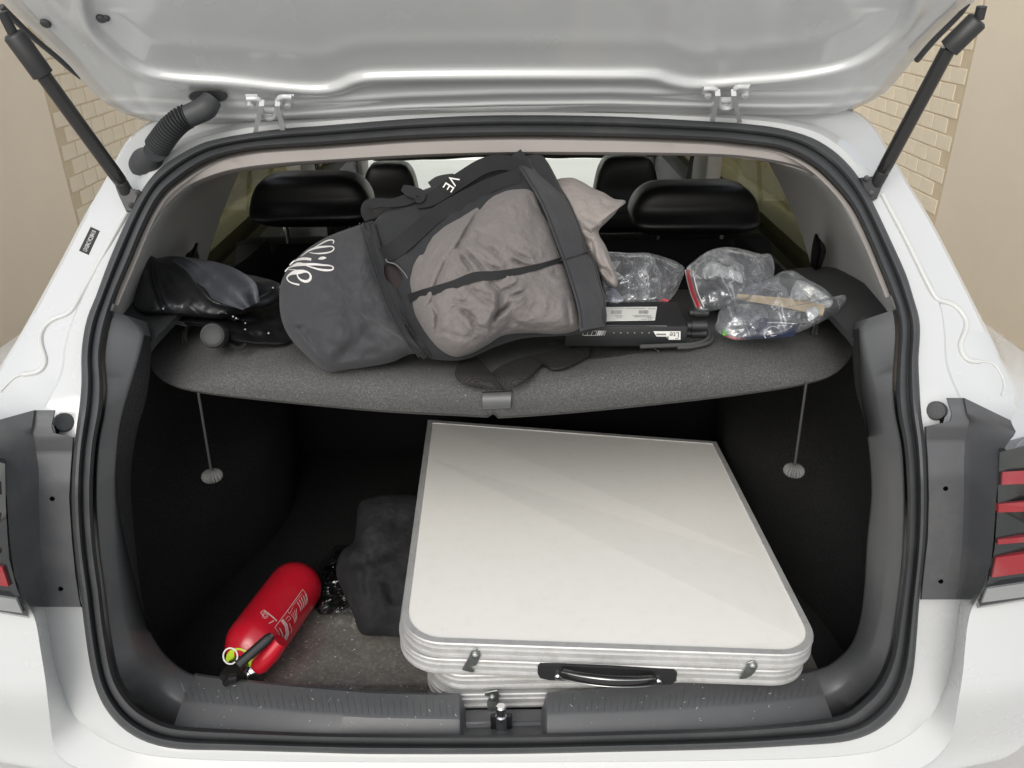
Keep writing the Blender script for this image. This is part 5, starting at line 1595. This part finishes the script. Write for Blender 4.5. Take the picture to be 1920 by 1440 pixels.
obj('sheet', *slab(q, 0.0008, n), MT['navy'], cardo, smooth=False)
mb = MB()
for pts, wd in (([(1440, 620 + 0), (1433, 628), (1436, 634)], [1.6, 1.6]), ([(1434, 630), (1434, 622), (1442, 614), (1452, 612), (1460, 616)], [1.8, 1.8]), ([(1438, 604.5), (1470, 605.5), (1495, 607)], [1.6, 1.6]), ([(1438, 628), (1446, 626), (1446, 630), (1456, 628)], [1.4, 1.4])):
    a, b = stroke_px(pts, wd, 20)
    mb.add(*grid(np.array([[at_t(*p, T3_(*p) - 0.0238) for p in a], [at_t(*p, T3_(*p) - 0.0238) for p in b]])))
mb.build('emblem', MT['print_white'], cardo, smooth=False)
a, b = stroke_px([(1358, 628), (1375, 634), (1395, 634), (1412, 630)], [4, 5, 4], 20)
rows = [[at_t(*(p + (q - p) * f), T3_(*p) - 0.006) for p, q in zip(a, b)] for f in (0, 1)]
obj('zip_strip', *sheet(np.array(rows), 0.001), MT['redzip'], z3)
a, b = stroke_px([(1236, 566), (1244, 562), (1253, 564)], [4, 6, 3], 12)
rows = [[at_t(*(p + (q - p) * f), T1_(*p) - 0.02) for p, q in zip(a, b)] for f in (0, 1)]
obj('zip_strip', *sheet(np.array(rows), 0.001), MT['redzip'], z1)
# ================================================================== BOOT FLOOR LOAD
ZF = 0.630
V, F = grid(np.array([[(x, y, ZF + 0.004 + 0.0028 * noise.fractal(Vector((x * 9, y * 9, 2)), 1, 2, 4) + (0.02 * max(0, (0.93 - y) / 0.05) if y < 0.93 else 0)) for x in np.linspace(-0.425, 0.50, 130)] for y in np.linspace(0.885, 1.17, 60)]))  # mat cut short; the black carpet behind it stands in for shade
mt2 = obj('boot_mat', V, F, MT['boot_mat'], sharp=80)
tag(mt2, 'dusty dark rubber mat covering the front of the boot floor', 'mat')
floor_bvh = bvh_of(V, F)

# -------- folding tables
C4 = {}
def corner(px, py, z):
    return at_z(px, py, z)
ZT = 0.772
FL, FR, BR, BL = corner(746, 1202, ZT), corner(1549, 1230, ZT - 0.004), corner(1343, 828, ZT + 0.002), corner(803, 787, ZT + 0.026)
def tpt(u, v, dz=0.0, sh=(0, 0)):
    P = (FL * (1 - u) + FR * u) * (1 - v) + (BL * (1 - u) + BR * u) * v
    if callable(sh):
        sh = sh(u, v)
    return P + np.array([sh[0], sh[1], dz])
def outline(inset, r=0.062, n=10, wd=0.61):
    """rounded front corners, square rear corners; in (u,v)"""
    i = inset / wd; rr = max(0.004, r - inset) / wd
    pts = [(1 - i, 1 - i), (i, 1 - i)]
    for k in range(n + 1):
        t = math.pi + (math.pi / 2) * k / n
        pts.append((i + rr + rr * math.cos(t), i + rr + rr * math.sin(t)))
    for k in range(n + 1):
        t = 1.5 * math.pi + (math.pi / 2) * k / n
        pts.append((1 - i - rr + rr * math.cos(t), i + rr + rr * math.sin(t)))
    pts = np.array(pts + pts[:1])
    return pts
def dens(pts, n=220):
    return poly_resample(pts, n)[:-1]
def half(tbl, z0, sh, board=True, name='frame', th=0.027):
    """aluminium edge extrusion: ribbed outer face"""
    prof = [(0.0095, 0.0), (0.0, 0.0), (-0.0012, -0.0018), (-0.0012, -0.0045), (0.0016, -0.0055), (0.0016, -0.0095), (-0.0006, -0.0105), (-0.0006, -0.0165), (0.0020, -0.0175), (0.0020, -0.0212), (-0.0012, -0.0222), (-0.0012, -0.0255), (0.0, -0.027), (0.0095, -0.027), (0.012, -0.012), (0.0095, 0.0)]
    G = []
    for ins, dz in prof:
        dz *= 1.11
        G.append([tpt(u, v, z0 + dz, sh) for u, v in dens(outline(ins))])
    V, F = grid(np.array(G), cv=True)
    fr = obj(name, V, F, MT['alu'], tbl, sharp=25)
    if board:
        o_ = dens(outline(0.0098))
        top = np.array([tpt(u, v, z0 - 0.0016, sh) for u, v in o_])
        obj('board', *slab(top, 0.004, (0, 0, 1)), MT['board'], tbl, smooth=False)
    else:
        o_ = dens(outline(0.0098))
        top = np.array([tpt(u, v, z0 - 0.022, sh) for u, v in o_])
        obj('board', *slab(top, 0.003, (0, 0, 1)), MT['board'], tbl, smooth=False)
    return fr
tb1 = thing('folding_table', tpt(0.5, 0.5, -0.064), 'folded camping table with cream top and carry handle, uppermost in the boot', 'table')
half(tb1, 0.0, (0, 0))
half(tb1, -0.0325, (-0.006, 0.002), False)
tb2 = thing('folding_table', tpt(0.5, 0.5, -0.13), 'folded camping table with aluminium rim lying under the cream topped one', 'table')
S2 = lambda u, v: (0.036 * (1 - u) - 0.012 * u, -0.002 * (1 - u) + 0.040 * u)
half(tb2, -0.066, S2)
half(tb2, -0.1045, lambda u, v: (S2(u, v)[0] - 0.004, S2(u, v)[1]), False)
fdir = (FR - FL); fdir /= np.linalg.norm(fdir)
fnorm = np.array([fdir[1], -fdir[0], 0]); fnorm /= np.linalg.norm(fnorm)
UZ = np.array([0, 0, 1.0])
def front_hit(px, py, off=0.003):
    return plane_hit(px, py, FL + fnorm * off, fnorm)
def latch(tbl, poly, rivet, off):
    q = np.array([front_hit(*p, off) for p in poly])
    l = obj('latch', *slab(q, 0.0016, fnorm, 0.0004), MT['zinc'], tbl)
    c = front_hit(*rivet, off)
    obj('rivet', *lathe([(0, 0.0052), (0.002, 0.0050), (0.0032, 0.0032), (0.0036, 0)], c, fnorm, 16), MT['zinc'], l)
latch(tb1, [(884, 1222), (893, 1218), (899, 1222), (901, 1229), (897, 1240), (893, 1248), (884, 1250), (880, 1252), (890, 1257), (888, 1261), (879, 1260), (868, 1257), (866, 1256), (876, 1238)], (891, 1229), 0.004)
latch(tb1, [(1403, 1243), (1412, 1240), (1419, 1243), (1421, 1250), (1416, 1260), (1408, 1268), (1400, 1272), (1388, 1274), (1386, 1273), (1392, 1262)], (1411, 1249), 0.004)
latch(tb2, [(908, 1300), (924, 1296), (932, 1295), (936, 1304), (934, 1316), (932, 1332), (914, 1332), (913, 1318), (918, 1306), (909, 1304)], (923, 1309), 0.006)
# handle on the lower half of the upper table
base_px = [(1008, 1252), (1012, 1247), (1040, 1247), (1140, 1251), (1240, 1257), (1264, 1258), (1270, 1264), (1268, 1278), (1260, 1284), (1200, 1282), (1100, 1278), (1030, 1276), (1012, 1272), (1008, 1264)]
q = np.array([front_hit(*p, 0.0035) for p in base_px])
hb = obj('handle', *slab(q, 0.004, fnorm, 0.0012), MT['blackplast'], tb1)
pp = catmull([(1053, 1263), (1090, 1271), (1140, 1277), (1190, 1278), (1228, 1275)], 40)
Q = [front_hit(*p, 0.010 + 0.024 * math.sin(math.pi * k / 39) ** 0.7) for k, p in enumerate(pp)]
G = []
for k, P in enumerate(Q):
    row = []
    for t in np.linspace(0, 2 * math.pi, 22, endpoint=False):
        rz = 0.0088 * (1 + 0.05 * math.cos(6 * t)); rn = 0.0055
        row.append(P + UZ * rz * math.sin(t) + fnorm * rn * math.cos(t))
    G.append(row)
V, F = grid(np.array(G), cv=True)
F += [list(range(22)), [39 * 22 + i for i in range(22)][::-1]]
gp = obj('grip', V, F, MT['gloss_black'], hb, sharp=50)
for dzz in (-0.0065, 0.0065):
    obj('grip_line', *tube([P + UZ * dzz + fnorm * 0.0035 for P in Q], 0.0011, 6), MT['zinc'], hb)
for p in ((1046, 1268), (1234, 1277)):
    c = front_hit(*p, 0.0045)
    obj('rivet', *lathe([(0, 0.0058), (0.003, 0.0054), (0.0048, 0.0034), (0.0052, 0)], c, fnorm, 16), MT['chrome'], hb)
# scratch on the cream top
mb = MB()
a, b = stroke_px([(885, 995), (893, 1006), (902, 1018), (909, 1027)], [1.2, 1.6, 1.4, 0.8], 14)
top_bvh = bvh_of([tpt(0, 0, -0.0016), tpt(1, 0, -0.0016), tpt(1, 1, -0.0016), tpt(0, 1, -0.0016)], [[0, 1, 2], [0, 2, 3]])
rows = [[cast(top_bvh, *p, 0.0012, 1.3) for p in e_] for e_ in (a, b)]
mb.add(*grid(np.array(rows)))
for sc_ in ([(1180, 1010), (1215, 1032)], [(1050, 1100), (1062, 1130), (1070, 1150)], [(1330, 1090), (1390, 1105)], [(860, 1080), (880, 1076)], [(980, 870), (1010, 880)], [(1240, 900), (1246, 925)]):
    a, b = stroke_px(sc_, [0.5, 0.9, 0.4], 10)
    mb.add(*grid(np.array([[cast(top_bvh, *p, 0.0012, 1.3) for p in e_] for e_ in (a, b)])))
for p in ((1000, 917), (1270, 1186), (830, 1180)):
    rows = [[cast(top_bvh, p[0] + dx, p[1] + dy, 0.0012, 1.3) for dx in (-1.2, 1.2)] for dy in (-1, 1)]
    mb.add(*grid(np.array(rows)))
mb.build('scratch_marks', mat('scuff', (0.45, 0.42, 0.37), 0.7), tb1, smooth=False)

# -------- fire extinguisher
RE = 0.0462
zc = ZF + 0.008 + RE
far, near = at_z(556, 1098, zc), at_z(478, 1206, zc)
ea = near - far; Le = np.linalg.norm(ea); ea /= Le
eu = np.cross(ea, UZ); eu /= np.linalg.norm(eu)
if eu[0] < 0:
    eu = -eu
ex = thing('fire_extinguisher', (far[0] / 2 + near[0] / 2, far[1] / 2 + near[1] / 2, ZF + 0.008), 'small red fire extinguisher lying on the boot mat', 'fire extinguisher')
prof = [(-0.034, 0.008), (-0.032, 0.020), (-0.024, 0.032), (-0.012, 0.0415), (0.0, 0.0458), (0.012, RE)] + [(s, RE) for s in np.linspace(0.02, Le - 0.01, 10)] + [(Le, RE), (Le + 0.012, 0.0440), (Le + 0.024, 0.0385), (Le + 0.034, 0.030), (Le + 0.040, 0.021), (Le + 0.042, 0.014)]
V, F = lathe(prof, far, ea, 56)
obj('cylinder', V, F, MT['red'], ex, sharp=60)
ex_bvh = bvh_of(V, F)
nk = far + ea * (Le + 0.040)
obj('neck_ring', *lathe([(-0.002, 0.025), (0.003, 0.025), (0.004, 0.023), (0.004, 0.012)], nk, ea + np.array([0, -0.1, 0.25]), 30), MT['lime'], ex)
obj('valve', *lathe([(-0.006, 0.014), (0.010, 0.014), (0.012, 0.011), (0.030, 0.011), (0.031, 0.008)], nk, ea, 22), MT['gloss_black'], ex)
vb = nk + ea * 0.022
rotv = Matrix((eu, np.cross(UZ, eu), UZ)).transposed()
obj('valve_head', *rbox(vb + np.array([0, 0, -0.006]), (0.030, 0.036, 0.034), 0.006, rotv), MT['gloss_black'], ex)
# lever: from valve head up over the shoulder
lv0 = at_t(446, 1247, np.dot(vb - CAM, FW) - 0.03); lv1 = at_t(511, 1190, np.dot(far + ea * Le * 0.85 - CAM, FW) - 0.075)
G = []
for k, t in enumerate(np.linspace(0, 1, 14)):
    P = lv0 * (1 - t) + lv1 * t
    wv = np.interp(t, [0, .1, .9, 1], [0.008, 0.0075, 0.0075, 0.004])
    side = np.cross(lv1 - lv0, CAM - P); side /= np.linalg.norm(side)
    G.append([P - side * wv, P - side * wv * 0.5 - (P - CAM) * 0.003, P + side * wv * 0.5 - (P - CAM) * 0.003, P + side * wv])
obj('lever', *sheet(np.array(G), 0.006), MT['gloss_black'], ex, sharp=50)
lw0 = lv0 + np.array([-0.004, -0.006, -0.020]); lw1 = lv0 + np.array([-0.020, -0.012, -0.026])
obj('lower_lever', *tube([lw0, lw0 * 0.5 + lw1 * 0.5 + np.array([0, 0, 0.004]), lw1], [0.006, 0.007, 0.005], 10), MT['gloss_black'], ex)
rc = at_t(432, 1230, np.dot(vb - CAM, FW) - 0.028)
th = np.linspace(0, 2 * math.pi, 40, endpoint=False)
Q = np.array([rc + RT * 0.0105 * math.cos(t) + UP * 0.0118 * math.sin(t) for t in th])
obj('pin_ring', *tube(Q, 0.0012, 8, closed=True), MT['print_white'], ex)
Q = np.array([rc + RT * 0.0095 - UP * 0.006, lv0 + UP * 0.004])
obj('pin', *tube(Q, 0.0012, 8), MT['chrome'], ex)
# discharge horn, red, and its brass/steel collar
h0 = at_t(512, 1218, np.dot(nk - CAM, FW) - 0.01); h1 = at_t(488, 1246, np.dot(nk - CAM, FW) - 0.005)
hd_ = h1 - h0
obj('horn', *lathe([(-0.02, 0.011), (0, 0.0142), (0.012, 0.0152), (np.linalg.norm(hd_), 0.0152), (np.linalg.norm(hd_) + 0.008, 0.0115), (np.linalg.norm(hd_) + 0.010, 0.0)], h0, hd_, 24), MT['red'], ex)
g0 = at_t(484, 1250, np.dot(nk - CAM, FW) + 0.004); g1 = at_t(463, 1266, np.dot(nk - CAM, FW) + 0.0)
obj('gauge', *lathe([(0, 0.010), (0.004, 0.0125), (0.012, 0.0125), (0.014, 0.010), (0.022, 0.010), (0.024, 0.0)], g0, g1 - g0, 22), MT['chrome'], ex)
# printed panel on the cylinder
mb = MB()
def pr_line(pts, wd, n=16):
    a, b = stroke_px(pts, wd if isinstance(wd, list) else [wd, wd], n, False)
    mb.add(*grid(np.array([[cast(ex_bvh, *p, 0.0008, 1.3) for p in a], [cast(ex_bvh, *p, 0.0008, 1.3) for p in b]])))
E0, ES = np.array([400.0, 1040.0]), 240 / 1382
def e(x, y):
    return tuple(E0 + np.array([x, y]) * ES)
pr_line([e(665, 785), e(800, 605), e(965, 375)], 1.3)
pr_line([e(965, 375), e(1005, 430), e(1020, 500)], 1.0)
pr_line([e(665, 785), e(710, 850), e(740, 930)], 1.0)
pr_line([e(800, 605), e(825, 640)], 0.9)
pr_line([e(855, 555), e(960, 420)], 0.8)
pr_line([e(825, 640), e(860, 565)], 0.8)
pr_line([e(740, 705), e(785, 760), e(800, 850), e(770, 930)], 6.5)
for k in range(5):
    pr_line([e(905 + k * 22, 510 - k * 24), e(935 + k * 18, 560 - k * 22), e(945 + k * 16, 610 - k * 20)], [1.6, 1.8])
for k in range(4):
    pr_line([e(840 + k * 18, 640 - k * 20), e(872 + k * 10, 690 - k * 16), e(878 + k * 8, 740 - k * 16)], 1.2)
pr_line([e(780, 700), e(810, 660), e(838, 690), e(800, 720)], 1.0)
pr_line([e(715, 790), e(745, 850), e(752, 900)], 2.0)
pr_line([e(820, 740), e(845, 800), e(842, 850)], 1.4)
pr_line([e(545, 600), e(600, 640), e(650, 680), e(685, 715)], 2.6)
pr_line([e(600, 742), e(655, 712)], 1.8)
pr_line([e(510, 625), e(545, 600)], 1.2); pr_line([e(510, 625), e(545, 665)], 1.2)
th = np.linspace(0, 2 * math.pi, 14)
for r_ in (18, 32):
    pr_line([e(560 + r_ * math.cos(t), 655 + r_ * math.sin(t)) for t in th], 0.9, 24)
mb.build('printed_panel', MT['print_pink'], ex, smooth=False)

# -------- dark cloth bag behind the table and crinkled film beside it
TF = lambda x, y: float(np.interp(y, [925, 1195], [1.50, 1.345]))
V, F = inflate([(640, 1034), (664, 1012), (672, 950), (690, 934), (730, 928), (790, 930), (860, 945), (870, 1050), (830, 1150), (790, 1192), (720, 1192), (678, 1188), (662, 1152), (644, 1112), (630, 1072)], TF, 0.06, 0.05, 150, 50, p=2.2,
               creases=[([(780, 960), (740, 1000), (700, 1050)], 14, .016), ([(780, 1000), (720, 1040), (660, 1060)], 10, .010), ([(690, 1060), (690, 1110), (700, 1160)], 12, .014), ([(650, 1060), (665, 1100), (680, 1140)], 8, .008), ([(740, 1060), (735, 1110), (745, 1160)], 14, .010)], nz=0.010, nsc=0.014, seed=51, ridge=0.004)
tag(obj('cloth_bag', V, F, MT['floor_bag'], sharp=80), 'dusty dark grey cloth bag slumped against the folding tables', 'bag')
G = []
for i, y in enumerate(np.linspace(1022, 1152, 60)):
    row = []
    for j, x in enumerate(np.linspace(0, 1, 44)):
        xl = np.interp(y, [1022, 1060, 1100, 1140, 1152], [628, 598, 594, 590, 600]); xr = 672
        xx = xl + (xr - xl) * x
        f = noise.fractal(Vector((xx * 0.012 - y * 0.006, y * 0.060 + xx * 0.025, 7)), 1, 2.0, 2)
        hgt = 0.008 + 0.022 * (1 - min(1, abs(f) * 1.6)) ** 1.2
        edge_ = min(i, 59 - i, j, 43 - j) / 7
        row.append(at_z(xx, y, ZF + 0.010 + hgt * min(1, edge_)))
    G.append(row)
V, F = sheet(np.array(G), 0.0008)
tag(obj('crinkled_film', V, F, mat('black_film', (0.008, 0.008, 0.008), 0.16, spec=1.0, coat=0.6), sharp=80), 'crinkled shiny black plastic film between extinguisher and cloth bag', 'film')
# crumbs and lint on the sill, the mat and the shelf
def lint(name, bv, boxes, n, r, material, label, cat, lift=0.0006):
    mb = MB()
    for k in range(n):
        x0, x1, y0, y1 = random.choice(boxes)
        px, py = random.uniform(x0, x1), random.uniform(y0, y1)
        d = Vector(ray(px, py)); h_ = bv.ray_cast(Vector(CAM), d.normalized())
        if h_[0] is None:
            continue
        c = np.array(h_[0]) + np.array(h_[1]) * 0
        nn = np.array(h_[1]); nn = nn if np.dot(nn, CAM - c) > 0 else -nn
        u = np.cross(nn, rng.normal(size=3)); u /= np.linalg.norm(u); v = np.cross(nn, u)
        s = r * random.uniform(0.4, 1.0) ; l = random.choice([1, 1, 1.6, 3.2])
        c = c + nn * s * 0.4
        P = [c + u * s * l, c + v * s * 0.7, c - u * s * l, c - v * s * 0.7, c + nn * s * 0.6, c - nn * s * 0.5]
        mb.add(P, [[0, 1, 4], [1, 2, 4], [2, 3, 4], [3, 0, 4], [1, 0, 5], [2, 1, 5], [3, 2, 5], [0, 3, 5]])
    o = mb.build(name, material, smooth=False)
    o['kind'] = 'stuff'
    tag(o, label, cat)
pale_lint = mat('pale_lint', (0.42, 0.40, 0.36), 0.9)
lint('sill_crumbs', sill_bvh, [(360, 860, 1280, 1370), (1030, 1520, 1270, 1360)], 110, 0.0011, pale_lint, 'pale crumbs and lint scattered on the sill', 'crumbs')
lint('mat_crumbs', floor_bvh, [(420, 800, 1080, 1300)], 260, 0.0013, pale_lint, 'pale grit scattered over the boot mat', 'grit')
lint('shelf_lint', shelf_bvh, [(300, 1580, 640, 775)], 160, 0.0006, pale_lint, 'fine pale lint caught in the shelf felt', 'lint')
